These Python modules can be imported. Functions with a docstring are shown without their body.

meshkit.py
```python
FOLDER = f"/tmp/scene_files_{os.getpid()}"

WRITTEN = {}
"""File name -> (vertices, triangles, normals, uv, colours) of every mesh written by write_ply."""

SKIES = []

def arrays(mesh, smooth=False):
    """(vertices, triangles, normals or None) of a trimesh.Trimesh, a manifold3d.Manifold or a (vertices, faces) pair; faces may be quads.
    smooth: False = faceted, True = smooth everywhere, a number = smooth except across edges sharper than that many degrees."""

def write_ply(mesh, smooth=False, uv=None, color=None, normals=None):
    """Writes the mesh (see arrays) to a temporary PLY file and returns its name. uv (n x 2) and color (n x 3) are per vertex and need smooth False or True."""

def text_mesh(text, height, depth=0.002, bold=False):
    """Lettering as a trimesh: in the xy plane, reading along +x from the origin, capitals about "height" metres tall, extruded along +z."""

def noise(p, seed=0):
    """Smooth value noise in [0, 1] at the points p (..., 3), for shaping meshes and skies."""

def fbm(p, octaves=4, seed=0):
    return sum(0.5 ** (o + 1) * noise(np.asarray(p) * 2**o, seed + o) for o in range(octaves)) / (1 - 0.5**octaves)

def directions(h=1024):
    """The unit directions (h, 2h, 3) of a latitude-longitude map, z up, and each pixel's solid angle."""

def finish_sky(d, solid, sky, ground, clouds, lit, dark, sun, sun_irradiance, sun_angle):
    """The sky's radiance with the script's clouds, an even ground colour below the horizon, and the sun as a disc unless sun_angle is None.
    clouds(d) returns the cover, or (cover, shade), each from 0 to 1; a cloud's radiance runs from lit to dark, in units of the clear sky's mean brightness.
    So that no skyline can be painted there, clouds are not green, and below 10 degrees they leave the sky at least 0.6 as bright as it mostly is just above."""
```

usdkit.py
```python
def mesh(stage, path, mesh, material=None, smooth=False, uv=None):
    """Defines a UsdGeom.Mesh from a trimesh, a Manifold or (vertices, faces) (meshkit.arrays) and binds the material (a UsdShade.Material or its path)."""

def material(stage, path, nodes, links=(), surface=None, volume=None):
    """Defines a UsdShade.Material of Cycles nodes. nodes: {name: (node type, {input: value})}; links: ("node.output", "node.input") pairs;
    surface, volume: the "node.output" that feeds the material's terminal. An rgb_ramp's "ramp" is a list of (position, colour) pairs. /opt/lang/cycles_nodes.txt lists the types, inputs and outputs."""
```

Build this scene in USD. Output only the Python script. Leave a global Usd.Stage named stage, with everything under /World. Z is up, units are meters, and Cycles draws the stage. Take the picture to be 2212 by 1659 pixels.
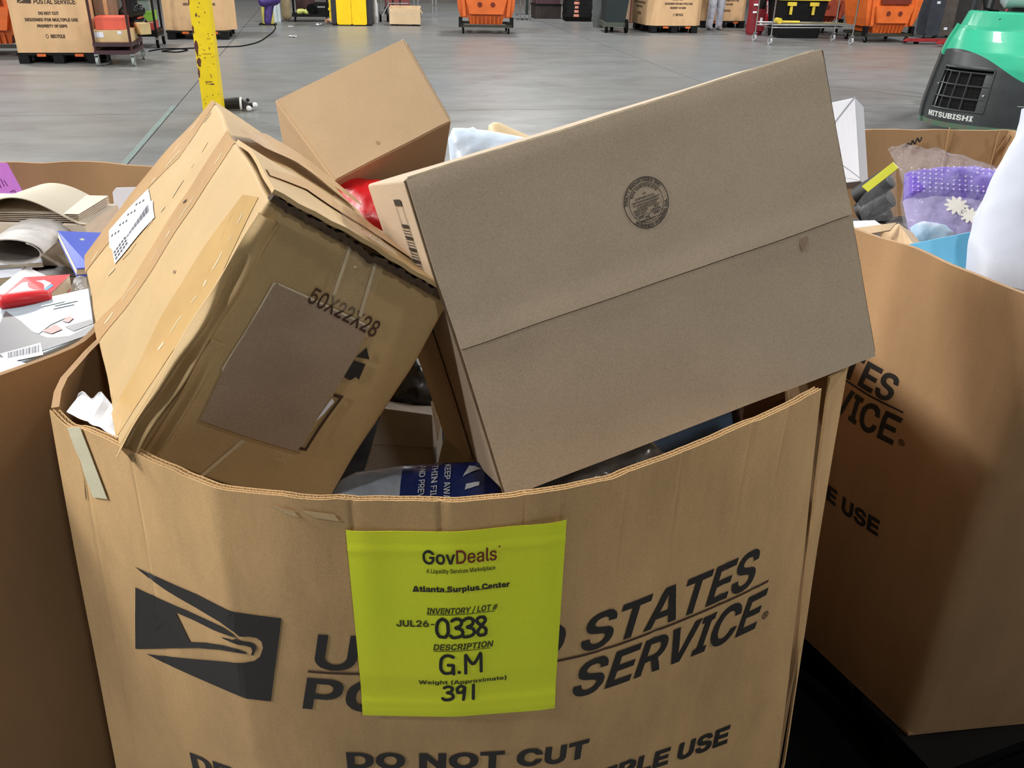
import glob, math
import numpy as np, trimesh, manifold3d, usdkit, meshkit
from functools import lru_cache
from pxr import Usd, UsdGeom, UsdLux, UsdShade, Gf, Sdf
from scipy.interpolate import PchipInterpolator
from shapely import affinity, union_all
from shapely.geometry import Polygon, LineString, Point, box as sbox
from shapely.ops import unary_union

stage = Usd.Stage.CreateInMemory()
UsdGeom.SetStageUpAxis(stage, UsdGeom.Tokens.z)
UsdGeom.SetStageMetersPerUnit(stage, 1.0)
WORLD = UsdGeom.Xform.Define(stage, '/World')
stage.SetDefaultPrim(WORLD.GetPrim())

# ---------------------------------------------------------------- camera, light, exposure
PW, PH, FPX, EYE = 2212, 1659, 1900.0, 1.62
TH, ROLL = math.radians(26.7), math.radians(1.3)
FWD = np.array([0, math.cos(TH), -math.sin(TH)])
_r0 = np.array([1.0, 0, 0]); _u0 = np.cross(_r0, FWD)
RGT = math.cos(ROLL) * _r0 + math.sin(ROLL) * _u0
UPV = np.cross(RGT, FWD)
CAM = np.array([0, 0, EYE])
cam = UsdGeom.Camera.Define(stage, '/World/camera')
_m = np.eye(4); _m[0, :3], _m[1, :3], _m[2, :3], _m[3, :3] = RGT, UPV, -FWD, CAM
cam.AddTransformOp().Set(Gf.Matrix4d(*_m.ravel().tolist()))
cam.CreateHorizontalApertureAttr(36.0); cam.CreateVerticalApertureAttr(36.0 * PH / PW)
cam.CreateFocalLengthAttr(36.0 * FPX / PW)
cam.CreateClippingRangeAttr(Gf.Vec2f(0.05, 200))
cam.CreateFStopAttr(0.0)
cam.CreateExposureAttr(0.06)

AMB, KEY, KEYAT, BAY = 0.002, 74.0, (-5.8, 0.2, 5.8), 80.0
GRID = [(4, 3, .7), (9, .5, 1.9), (4, -6, 1.2), (-9, 2.5, 2.0), (-9, -3, 3.6), (-9, 7.5, 3.2), (-3, 7.5, .2), (3, 7.5, .6), (9, 7.5, 3.8), (-9, 14.5, 3.4), (-3, 14.5, 1.3), (3, 14.5, .6), (9, 14.5, 3.5), (0, 21.5, 3.3)]
dome = UsdLux.DomeLight.Define(stage, '/World/hall_ambience')          # the rest of the bright hall around
dome.CreateIntensityAttr(AMB); dome.CreateColorAttr(Gf.Vec3f(1.0, 0.98, 0.95))
def lamp(name, at, to, w, h, power, col=(1, 0.985, 0.955)):
    l = UsdLux.RectLight.Define(stage, '/World/' + name)
    l.CreateWidthAttr(w); l.CreateHeightAttr(h); l.CreateIntensityAttr(power); l.CreateColorAttr(Gf.Vec3f(*col))
    z = np.array(at, float) - np.array(to, float); z /= np.linalg.norm(z)
    x = np.cross([0, 1, 0.01], z); x /= np.linalg.norm(x); y = np.cross(z, x)
    m = np.eye(4); m[0, :3], m[1, :3], m[2, :3], m[3, :3] = x, y, z, at
    UsdGeom.Xformable(l).AddTransformOp().Set(Gf.Matrix4d(*m.ravel().tolist()))
# high-bay lamps: a bright pair on the left lights this row of boxes, a grid under the roof lights the hall
lamp('high_bay_lamp', KEYAT, (0.0, 1.3, 1.0), 1.3, 1.3, KEY)
for _i, (_x, _y, _k) in enumerate(GRID):
    _b = UsdLux.SphereLight.Define(stage, '/World/bay_lamp' + ('_%03d' % _i if _i else ''))
    _b.CreateRadiusAttr(0.4); _b.CreateIntensityAttr(BAY * _k); _b.CreateColorAttr(Gf.Vec3f(1, 0.99, 0.97)); _b.AddTranslateOp().Set(Gf.Vec3d(_x, _y, 7.5))

# ---------------------------------------------------------------- helpers
RNG = np.random.default_rng(7)
COUNT, FRAME = {}, {}
def numbered(parent, name):
    k = (parent, name); n = COUNT.get(k, 0); COUNT[k] = n + 1
    return parent + '/' + (name if n == 0 else '%s_%03d' % (name, n))
def tag(p, label=None, cat=None, group=None, kind=None):
    p = stage.GetPrimAtPath(p) if isinstance(p, str) else p
    for k, v in (('label', label), ('category', cat), ('group', group), ('kind', kind)):
        if v: p.SetCustomDataByKey(k, v)
def thing(name, label=None, cat=None, loc=(0, 0, 0), rz=0.0, group=None, kind=None):
    path = numbered('/World', name)
    x = UsdGeom.Xform.Define(stage, path); x.AddTranslateOp().Set(Gf.Vec3d(*map(float, loc))); x.AddRotateZOp().Set(math.degrees(rz))
    tag(x.GetPrim(), label, cat, group, kind); FRAME[path] = (np.array(loc, float), rz)
    return path
def root(path): return '/'.join(path.split('/')[:3])
def V(mesh): return meshkit.arrays(mesh)[:2]
def part(parent, name, mesh, m, smooth=False, label=None, kind=None, world=False):
    v, f = V(mesh); v = np.array(v, float)
    if world:
        L, rz = FRAME[root(parent)]; c, s = math.cos(-rz), math.sin(-rz)
        v = v - L; v = np.stack([v[:, 0] * c - v[:, 1] * s, v[:, 0] * s + v[:, 1] * c, v[:, 2]], 1)
    path = numbered(parent, name)
    usdkit.mesh(stage, path, trimesh.Trimesh(v, f, process=False), m, smooth=smooth)
    tag(path, label, None, None, kind); return path
def single(name, label, cat, mesh, m, loc=(0, 0, 0), rz=0.0, smooth=False, group=None, kind=None):
    v, f = V(mesh); path = numbered('/World', name)
    p = usdkit.mesh(stage, path, trimesh.Trimesh(np.array(v, float), f, process=False), m, smooth=smooth)
    p.AddTranslateOp().Set(Gf.Vec3d(*map(float, loc))); p.AddRotateZOp().Set(math.degrees(rz))
    FRAME[path] = (np.array(loc, float), rz)
    tag(path, label, cat, group, kind); return path
def copy_of(src, label, loc, rz=0.0, group=None):
    was = stage.GetPrimAtPath(src); d = was.GetCustomData()
    base = src.split('/')[-1]
    while base[-4:-3] == '_' and base[-3:].isdigit(): base = base[:-4]
    path = numbered('/World', base)
    x = UsdGeom.Xform.Define(stage, path); x.GetPrim().GetReferences().AddInternalReference(was.GetPath())
    x.GetPrim().SetInstanceable(True)
    x.GetPrim().GetAttribute('xformOp:translate').Set(Gf.Vec3d(*map(float, loc)))
    x.GetPrim().GetAttribute('xformOp:rotateZ').Set(math.degrees(rz))
    tag(x.GetPrim(), label, d['category'], group or d.get('group')); return path
def spot(px, py, z=None, Y=None, Z=None):
    """Where the line of sight through a point of the photograph meets a height, a distance or a depth."""
    d = FWD + RGT * ((px - PW / 2) / FPX) - UPV * ((py - PH / 2) / FPX)
    t = (z - EYE) / d[2] if z is not None else Y / d[1] if Y is not None else Z
    return CAM + d * t
def lin(c):
    c = np.asarray(c, float) / 255
    return tuple(np.where(c < 0.04045, c / 12.92, ((c + 0.055) / 1.055) ** 2.4).tolist())

MATS = {}
def mat(name, rgb, rough=0.6, metal=0.0, var=0.1, scale=6.0, stretch=(1, 1, 1), bump=0.0, bscale=None, spec=0.5, coat=0.0, fine=0.0, detail=4, rot=(0, 0, 0), second=None, cut=(0.35, 0.65), sheen=0.0):
    """A named material: colour that wanders by var (or towards a second colour) with noise, fine speckle, small relief."""
    if name in MATS: return MATS[name]
    a = np.array(lin(rgb))
    c1, c2 = (a * (1 - var), np.minimum(a * (1 + var), 0.95)) if second is None else (a, np.array(lin(second)))
    n = {'tc': ('texture_coordinate', {}), 'mp': ('mapping', {'scale': stretch, 'rotation': rot}),
         'no': ('noise_texture', {'scale': scale, 'detail': detail, 'roughness': 0.6}),
         'mr': ('map_range', {'from_min': cut[0], 'from_max': cut[1], 'clamp': True}),
         'mx': ('mix', {'color1': c1, 'color2': c2}),
         'p': ('principled_bsdf', {'roughness': rough, 'metallic': metal, 'specular_ior_level': spec, 'coat_weight': coat, 'sheen_weight': sheen})}
    l = [('tc.object', 'mp.vector'), ('mp.vector', 'no.vector'), ('no.fac', 'mr.value'), ('mr.result', 'mx.fac')]
    col = 'mx.color'
    if fine:
        n['nf'] = ('noise_texture', {'scale': 420.0, 'detail': 2})
        n['mf'] = ('map_range', {'from_min': 0.3, 'from_max': 0.7, 'to_min': 1 - fine, 'to_max': 1 + fine})
        n['m2'] = ('mix', {'mix_type': 'multiply', 'fac': 1.0})
        l += [('tc.object', 'nf.vector'), ('nf.fac', 'mf.value'), (col, 'm2.color1'), ('mf.result', 'm2.color2')]; col = 'm2.color'
    if bump:
        n['bn'] = ('noise_texture', {'scale': bscale or scale * 4, 'detail': 3})
        n['bu'] = ('bump', {'strength': bump, 'distance': 0.004})
        l += [('mp.vector', 'bn.vector'), ('bn.fac', 'bu.height'), ('bu.normal', 'p.normal')]
    l.append((col, 'p.base_color'))
    MATS[name] = usdkit.material(stage, '/World/Looks/' + name, n, l, surface='p.BSDF')
    return MATS[name]
def clear(name, rgb, fac=0.3, rough=0.12, bump=0.0, bscale=40.0, alphavar=0.0):
    """Thin see-through plastic film."""
    if name in MATS: return MATS[name]
    n = {'t': ('transparent_bsdf', {'color': (1, 1, 1)}), 'p': ('principled_bsdf', {'base_color': lin(rgb), 'roughness': rough, 'specular_ior_level': 1.0}), 'x': ('mix_closure', {'fac': fac})}
    l = [('t.BSDF', 'x.closure1'), ('p.BSDF', 'x.closure2')]
    if bump:
        n.update({'tc': ('texture_coordinate', {}), 'no': ('noise_texture', {'scale': bscale, 'detail': 3, 'distortion': 1.0}), 'bu': ('bump', {'strength': bump, 'distance': 0.01})})
        l += [('tc.object', 'no.vector'), ('no.fac', 'bu.height'), ('bu.normal', 'p.normal')]
    MATS[name] = usdkit.material(stage, '/World/Looks/' + name, n, l, surface='x.closure'); return MATS[name]

# ---- shapes
def hull(pts): return trimesh.convex.convex_hull(np.asarray(pts, float))
def cbox(sx, sy, sz, c=0.004, at=(0, 0, 0), base=True):
    """Box with chamfered edges; at = centre of its foot (or of the box)."""
    c = min(c, sx / 3, sy / 3, sz / 3); P = []
    for i in (-1, 1):
        for j in (-1, 1):
            for k in (-1, 1):
                x, y, z = i * sx / 2, j * sy / 2, k * sz / 2
                P += [(x - i * c, y, z), (x, y - j * c, z), (x, y, z - k * c), (x - i * c, y - j * c * .3, z - k * c * .3)]
    m = hull(P); m.apply_translation(np.array(at, float) + [0, 0, sz / 2 if base else 0]); return m
def cat(*ms):
    V_, F_, n = [], [], 0
    for m in ms:
        v, f = V(m); V_.append(v); F_.append(f + n); n += len(v)
    return trimesh.Trimesh(np.vstack(V_), np.vstack(F_), process=False)
def tube(pts, r, sides=8, cap=True):
    p = np.asarray(pts, float); t = np.gradient(p, axis=0); t /= np.linalg.norm(t, axis=1, keepdims=True) + 1e-12
    ref = np.array([0, 0, 1.0]) if abs(t[:, 2]).mean() < 0.8 else np.array([1.0, 0, 0])
    a = np.cross(t, ref); a /= np.linalg.norm(a, axis=1, keepdims=True) + 1e-12; b = np.cross(t, a)
    r = np.broadcast_to(r, (len(p),)); g = np.arange(sides) * 2 * np.pi / sides
    v = p[:, None] + r[:, None, None] * (np.cos(g)[None, :, None] * a[:, None] + np.sin(g)[None, :, None] * b[:, None])
    i, j = np.meshgrid(np.arange(len(p) - 1), np.arange(sides), indexing='ij'); k = (j + 1) % sides
    q = np.stack([i * sides + j, i * sides + k, (i + 1) * sides + k, (i + 1) * sides + j], -1).reshape(-1, 4)
    v = v.reshape(-1, 3); f = np.vstack([q[:, [0, 1, 2]], q[:, [0, 2, 3]]])
    if cap:
        n = len(v); v = np.vstack([v, p[0], p[-1]]); e = (len(p) - 1) * sides
        f = np.vstack([f, [(n, (x + 1) % sides, x) for x in range(sides)], [(n + 1, e + x, e + (x + 1) % sides) for x in range(sides)]])
    return trimesh.Trimesh(v, f, process=False)
def curve(pts, n=40):
    p = np.asarray(pts, float); s = np.r_[0, np.cumsum(np.linalg.norm(np.diff(p, axis=0), axis=1))]
    u = np.linspace(0, s[-1], n); return np.stack([PchipInterpolator(s, p[:, k])(u) for k in range(p.shape[1])], 1)
def grid_mesh(P, closed_u=False):
    nu, nv = P.shape[:2]; i, j = np.meshgrid(np.arange(nu if closed_u else nu - 1), np.arange(nv - 1), indexing='ij'); i2 = (i + 1) % nu
    q = np.stack([i * nv + j, i2 * nv + j, i2 * nv + j + 1, i * nv + j + 1], -1).reshape(-1, 4)
    return trimesh.Trimesh(P.reshape(-1, 3), np.vstack([q[:, [0, 1, 2]], q[:, [0, 2, 3]]]), process=False)
def slab(P, Nrm, th):
    """Closed sheet: the grid P and its copy moved back by th along the normals."""
    a, b = P, P - Nrm * th; nu, nv = P.shape[:2]
    top, bot = grid_mesh(a), grid_mesh(b); bot.faces = bot.faces[:, ::-1]
    rim = [(i, 0) for i in range(nu)] + [(nu - 1, j) for j in range(1, nv)] + [(i, nv - 1) for i in range(nu - 2, -1, -1)] + [(0, j) for j in range(nv - 2, 0, -1)]
    A = np.array([a[i] for i in rim]); B = np.array([b[i] for i in rim]); n = len(rim)
    v = np.vstack([A, B]); k = np.arange(n); k2 = (k + 1) % n
    f = np.vstack([np.stack([k, k + n, k2], 1), np.stack([k2, k + n, k2 + n], 1)])
    return cat(top, bot, trimesh.Trimesh(v, f, process=False))
def normals(P):
    n = np.cross(np.gradient(P, axis=0), np.gradient(P, axis=1)); return n / (np.linalg.norm(n, axis=-1, keepdims=True) + 1e-12)
def warp(p, amp, freq, seed=0):
    p = np.asarray(p, float)
    return p + amp * 2 * np.stack([meshkit.fbm(p * freq + 11.3 * k, 2, seed + k) - 0.5 for k in range(3)], -1)
def lathe(prof, n=24):
    g = np.linspace(0, 2 * np.pi, n, endpoint=False); pr = np.asarray(prof, float)
    P = np.stack([pr[None, :, 0] * np.cos(g)[:, None], pr[None, :, 0] * np.sin(g)[:, None], np.broadcast_to(pr[None, :, 1], (n, len(pr)))], -1)
    return grid_mesh(P, True)
def rot(m, axis, deg, at=(0, 0, 0)):
    m = m.copy(); m.apply_transform(trimesh.transformations.rotation_matrix(math.radians(deg), axis, at)); return m
def mv(m, d): m = m.copy(); m.apply_translation(d); return m
def blob(bones, edge=0.03, it=8):
    """One smooth body from hulls of spheres: bones = [((p, r), (p, r)), ...]."""
    M = None
    for ends in bones:
        h = manifold3d.Manifold.batch_hull([manifold3d.Manifold.sphere(r, 16).translate(tuple(map(float, p))) for p, r in ends])
        M = h if M is None else M + h
    m = M.refine_to_length(edge).to_mesh(); t = trimesh.Trimesh(m.vert_properties[:, :3], m.tri_verts)
    trimesh.smoothing.filter_taubin(t, iterations=it); return t
# ---- lettering
@lru_cache(None)
def glyphs(text, weight=700):
    from PIL import Image, ImageDraw, ImageFont
    font = ImageFont.truetype(glob.glob('/opt/blender-*/*/datafiles/fonts/Inter.woff2')[0], 160)
    try: font.set_variation_by_axes([32, weight])
    except Exception: pass
    x0, y0, x1, y1 = font.getbbox(text, anchor='ls')
    im = Image.new('L', (x1 - x0 + 8, y1 - y0 + 8)); ImageDraw.Draw(im).text((4 - x0, 4 - y0), text, 255, font, anchor='ls')
    on = np.pad(np.asarray(im) > 127, ((0, 0), (1, 1))).astype(np.int8)
    r, s = np.nonzero(np.diff(on, axis=1) == 1); e = np.nonzero(np.diff(on, axis=1) == -1)[1]
    import shapely
    g = union_all(shapely.box(s, -r - 1, e, -r)).buffer(0.8).buffer(-0.8).simplify(0.9)
    cap = font.getbbox('H', anchor='ls'); k = 1.0 / -cap[1]
    g = affinity.affine_transform(g, [k, 0, 0, k, 0, (4 - y0) * k]); b = g.bounds
    return affinity.translate(g, -b[0], 0)
def text(s, x0, x1, y, cap, weight=700, shear=0.0):
    """Lettering fitted from x0 to x1 on the baseline y with capitals of height cap."""
    g = glyphs(s, weight); w = g.bounds[2]
    sx = (x1 - x0 - shear * cap * 0.5) / w
    return affinity.affine_transform(g, [sx, shear * cap, 0, cap, x0, y])
def stroke(lines, w): return unary_union([LineString(l).buffer(w / 2) for l in lines])
def polys(g): return [p for p in getattr(g, 'geoms', [g]) if p.geom_type == 'Polygon' and p.area > 0]
def flat(g, edge=None):
    """Triangulated flat shape as (xy, faces)."""
    vs, fs, n = [], [], 0
    for p in polys(g):
        v, f = trimesh.creation.triangulate_polygon(p, engine='earcut')
        if edge:
            v3 = np.c_[v, np.zeros(len(v))]; v3, f = trimesh.remesh.subdivide_to_size(v3, f, edge); v = v3[:, :2]
        vs.append(v); fs.append(f + n); n += len(v)
    return np.vstack(vs), np.vstack(fs)
def printed(g, fn, off, edge=None):
    v, f = flat(g, edge); return trimesh.Trimesh(fn(v[:, 0], v[:, 1], off), f, process=False)
def extruded(g, h, at=(0, 0, 0)):
    ms = [trimesh.creation.extrude_polygon(p, h, engine='earcut') for p in polys(g)]
    m = cat(*ms); m.apply_translation(at); return m

class Carton:
    """A worn box: trilinear map of its eight corners plus a smooth wobble; faces are (axis, side)."""
    def __init__(s, corners, amp=0.002, freq=9.0, seed=0):
        s.c, s.amp, s.freq, s.seed = {k: np.array(v, float) for k, v in corners.items()}, amp, freq, seed
        L = lambda a, b: np.linalg.norm(s.c[a] - s.c[b])
        s.dim = np.array([L((0, 0, 0), (1, 0, 0)), L((0, 0, 0), (0, 1, 0)), L((0, 0, 0), (0, 0, 1))])
        e = [s.c[k] - s.c[(0, 0, 0)] for k in ((1, 0, 0), (0, 1, 0), (0, 0, 1))]
        s.right = np.dot(np.cross(e[0], e[1]), e[2]) > 0
    def map(s, q):
        q = np.asarray(q, float); o = np.zeros(q.shape)
        for (i, j, k), p in s.c.items():
            w = (q[..., 0] if i else 1 - q[..., 0]) * (q[..., 1] if j else 1 - q[..., 1]) * (q[..., 2] if k else 1 - q[..., 2]); o += w[..., None] * p
        return warp(o, s.amp, s.freq, s.seed) if s.amp else o
    def face(s, axis, side):
        def fn(a, b, off=0.0):
            q = np.empty(np.shape(a) + (3,)); o = [x for x in range(3) if x != axis]
            q[..., o[0]], q[..., o[1]] = a, b; q[..., axis] = side + (off if side else -off) / s.dim[axis]
            return s.map(q)
        return fn
    def body(s, r=0.004, n=14):
        ms = []; D = s.dim
        for ax in range(3):
            o = [x for x in range(3) if x != ax]
            t = [np.unique(np.r_[np.linspace(0, r / D[k], 3), np.linspace(r / D[k], 1 - r / D[k], n), np.linspace(1 - r / D[k], 1, 3)]) for k in o]
            A, B = np.meshgrid(t[0], t[1], indexing='ij')
            for side in (0, 1):
                q = np.empty(A.shape + (3,)); q[..., o[0]], q[..., o[1]], q[..., ax] = A, B, side
                p = q * D; c = np.clip(p, r, D - r); d = p - c; L = np.linalg.norm(d, axis=-1, keepdims=True)
                p = np.where(L > 1e-9, c + r * d / np.maximum(L, 1e-9), p); m = grid_mesh(s.map(p / D))
                if (side == 1) == (ax == 1): m.faces = m.faces[:, ::-1]
                ms.append(m)
        m = cat(*ms)
        if not s.right: m.faces = m.faces[:, ::-1]
        m.merge_vertices(digits_vertex=6); return m
    def panel(s, axis, side, a0, a1, b0, b1, th=0.004, lift=0.004, n=14, bend=None):
        """A board lying on a face: bounds in face coordinates."""
        fn = s.face(axis, side); a, b = np.meshgrid(np.linspace(a0, a1, n), np.linspace(b0, b1, n), indexing='ij')
        L = lift if bend is None else lift + bend(a, b)
        P = fn(a, b, L); N = fn(a, b, L + 0.01) - fn(a, b, L); N /= np.linalg.norm(N, axis=-1, keepdims=True)
        m = slab(P, N, th)
        if np.dot(normals(P)[n // 2, n // 2], N[n // 2, n // 2]) < 0: m.faces = m.faces[:, ::-1]
        return m

class Wall:
    """Upright board sheet: plan curves at several heights, parameter t in 0..1 along it (counter-clockwise seen from above)."""
    def __init__(s, zs, plans, tt=None, kinks=(), M=500):
        plans = np.asarray(plans, float)
        if tt is None:
            d = np.linalg.norm(np.diff(plans[0], axis=0), axis=1); tt = np.r_[0, np.cumsum(d)]; s.len = tt[-1]; tt = tt / tt[-1]
        s.zs = np.asarray(zs, float); s.t = np.linspace(0, 1, M); cuts = [0, *sorted(kinks), len(tt) - 1]
        s.T = np.zeros((len(zs), M, 2))
        for k in range(len(zs)):
            for a, b in zip(cuts[:-1], cuts[1:]):
                w = (s.t >= tt[a] - 1e-12) & (s.t <= tt[b] + 1e-12)
                for d in range(2): s.T[k, w, d] = PchipInterpolator(tt[a:b + 1], plans[k, a:b + 1, d])(s.t[w]) if b - a > 1 else np.interp(s.t[w], tt[[a, b]], plans[k, [a, b], d])
        s.dents = None
    def xy(s, t, z):
        t, z = np.broadcast_arrays(np.asarray(t, float), np.asarray(z, float)); M = len(s.t)
        x = np.clip(t, 0, 1) * (M - 1); i = np.minimum(x.astype(int), M - 2); f = (x - i)[..., None]
        zc = np.clip(z, s.zs[0], s.zs[-1]); k = np.clip(np.searchsorted(s.zs, zc, 'right') - 1, 0, len(s.zs) - 2); g = ((zc - s.zs[k]) / (s.zs[k + 1] - s.zs[k]))[..., None]
        lo = s.T[k, i] * (1 - f) + s.T[k, i + 1] * f; hi = s.T[k + 1, i] * (1 - f) + s.T[k + 1, i + 1] * f
        return lo * (1 - g) + hi * g
    def at(s, t, z, off=0.0):
        t = np.asarray(t, float); p = s.xy(t, z); d = s.xy(np.clip(t + .003, 0, 1), z) - s.xy(np.clip(t - .003, 0, 1), z)
        n = np.stack([d[..., 1], -d[..., 0]], -1); n /= np.linalg.norm(n, axis=-1, keepdims=True) + 1e-12
        if s.dents is not None: off = off + s.dents(t, np.broadcast_to(z, t.shape))
        p = p + n * np.asarray(off)[..., None] if np.ndim(off) else p + n * off
        return np.concatenate([p, np.broadcast_to(z, t.shape)[..., None]], -1)
    def sheet(s, t0, t1, z0, ztop, th=0.008, nt=120, nz=24, off=0.0, extra=()):
        """t0, t1: numbers or functions of z; ztop: number or function of t."""
        u = np.unique(np.r_[np.linspace(0, 1, nt), extra]); v = np.linspace(0, 1, nz)
        U, Vv = np.meshgrid(u, v, indexing='ij'); f = lambda g, x: g(x) if callable(g) else np.full(np.shape(x), float(g))
        z = z0 + 0.9 * Vv; T = f(t0, z) + (f(t1, z) - f(t0, z)) * U; zt = f(ztop, T); z = z0 + (zt - z0) * Vv
        T = f(t0, z) + (f(t1, z) - f(t0, z)) * U
        P = s.at(T, z, off); Q = s.at(T, z, off - th); N = (P - Q); return slab(P, N / th, th)
# ---------------------------------------------------------------- materials
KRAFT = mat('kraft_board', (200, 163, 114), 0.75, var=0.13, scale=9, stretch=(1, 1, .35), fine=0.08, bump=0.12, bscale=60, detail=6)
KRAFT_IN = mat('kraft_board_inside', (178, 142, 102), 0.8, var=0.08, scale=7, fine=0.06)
KRAFT_FAR = mat('kraft_board_far', (214, 176, 132), 0.75, var=0.08, scale=5, stretch=(1, 1, .35), fine=0.04)
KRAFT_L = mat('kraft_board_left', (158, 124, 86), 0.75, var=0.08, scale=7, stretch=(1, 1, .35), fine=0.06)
KRAFT_R = mat('kraft_board_right', (176, 140, 100), 0.75, var=0.10, scale=6, stretch=(1, 1, .35), fine=0.06, bump=0.1, bscale=50)
KRAFT_CUT = mat('kraft_cut_edge', (205, 176, 132), 0.85, var=0.12, scale=60)
CARTON_TAN = mat('carton_tan', (192, 162, 114), 0.62, var=0.06, scale=7, fine=0.05, bump=0.08, bscale=45)
CARTON_GREY = mat('carton_grey_brown', (186, 167, 143), 0.72, var=0.05, scale=6, fine=0.10, bump=0.06, bscale=60)
CARTON_SMALL = mat('carton_small', (208, 178, 140), 0.65, var=0.05, scale=8, fine=0.05)
PATCH = mat('carton_patch', (170, 146, 122), 0.6, var=0.06, scale=10, fine=0.08)
TAPE = mat('brown_tape', (200, 164, 120), 0.28, var=0.05, scale=12, bump=0.12, bscale=70)
TAPE_D = mat('amber_tape', (206, 170, 114), 0.25, var=0.06, scale=12, bump=0.12, bscale=70)
TAPE_CLEAR = clear('clear_tape', (225, 205, 165), 0.22, 0.12, bump=0.5, bscale=60)
MASK_TAPE = mat('masking_tape', (206, 200, 172), 0.7, var=0.04, fine=0.05)
TORN = mat('torn_board', (226, 210, 180), 0.9, var=0.12, scale=80)
DARK_CUT = mat('torn_dark_board', (72, 56, 40), 0.9, var=0.3, scale=90)
INK = mat('printed_ink', (38, 36, 34), 0.6, var=0.06, scale=30, fine=0.12)
INK_BR = mat('brown_ink', (74, 50, 32), 0.7, var=0.1, scale=30)
INK_RED = mat('red_ink', (120, 48, 24), 0.6, var=0.05)
INK_OLIVE = mat('olive_ink', (70, 72, 24), 0.6, var=0.05)
LIME = mat('lime_paper', (238, 254, 46), 0.7, var=0.04, scale=5, fine=0.03)
MARKER = mat('marker_ink', (24, 26, 18), 0.5, var=0.05)
WHITE_PAPER = mat('white_paper', (232, 232, 236), 0.6, var=0.03)
LABEL_W = mat('label_white', (226, 228, 240), 0.4, var=0.02)
GREY_INK = mat('grey_ink', (70, 72, 80), 0.6, var=0.05)
BLACK_PL = mat('black_plastic', (17, 17, 18), 0.5, var=0.15, scale=12, spec=0.25)
BLACK_RUB = mat('black_rubber', (12, 12, 12), 0.85, var=0.15, scale=12, spec=0.15)
CHROME = mat('chrome', (205, 208, 210), 0.22, metal=1.0, var=0.05)
GALV = mat('galvanised', (168, 172, 174), 0.4, metal=0.8, var=0.1, scale=20)
ORANGE = mat('orange_plastic', (214, 104, 44), 0.45, var=0.10, scale=5, bump=0.1, bscale=20)
ORANGE_D = mat('worn_red_plastic', (176, 84, 60), 0.5, var=0.12, scale=6)
HOLE = mat('dark_hole', (110, 36, 14), 0.8, var=0.1)

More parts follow.
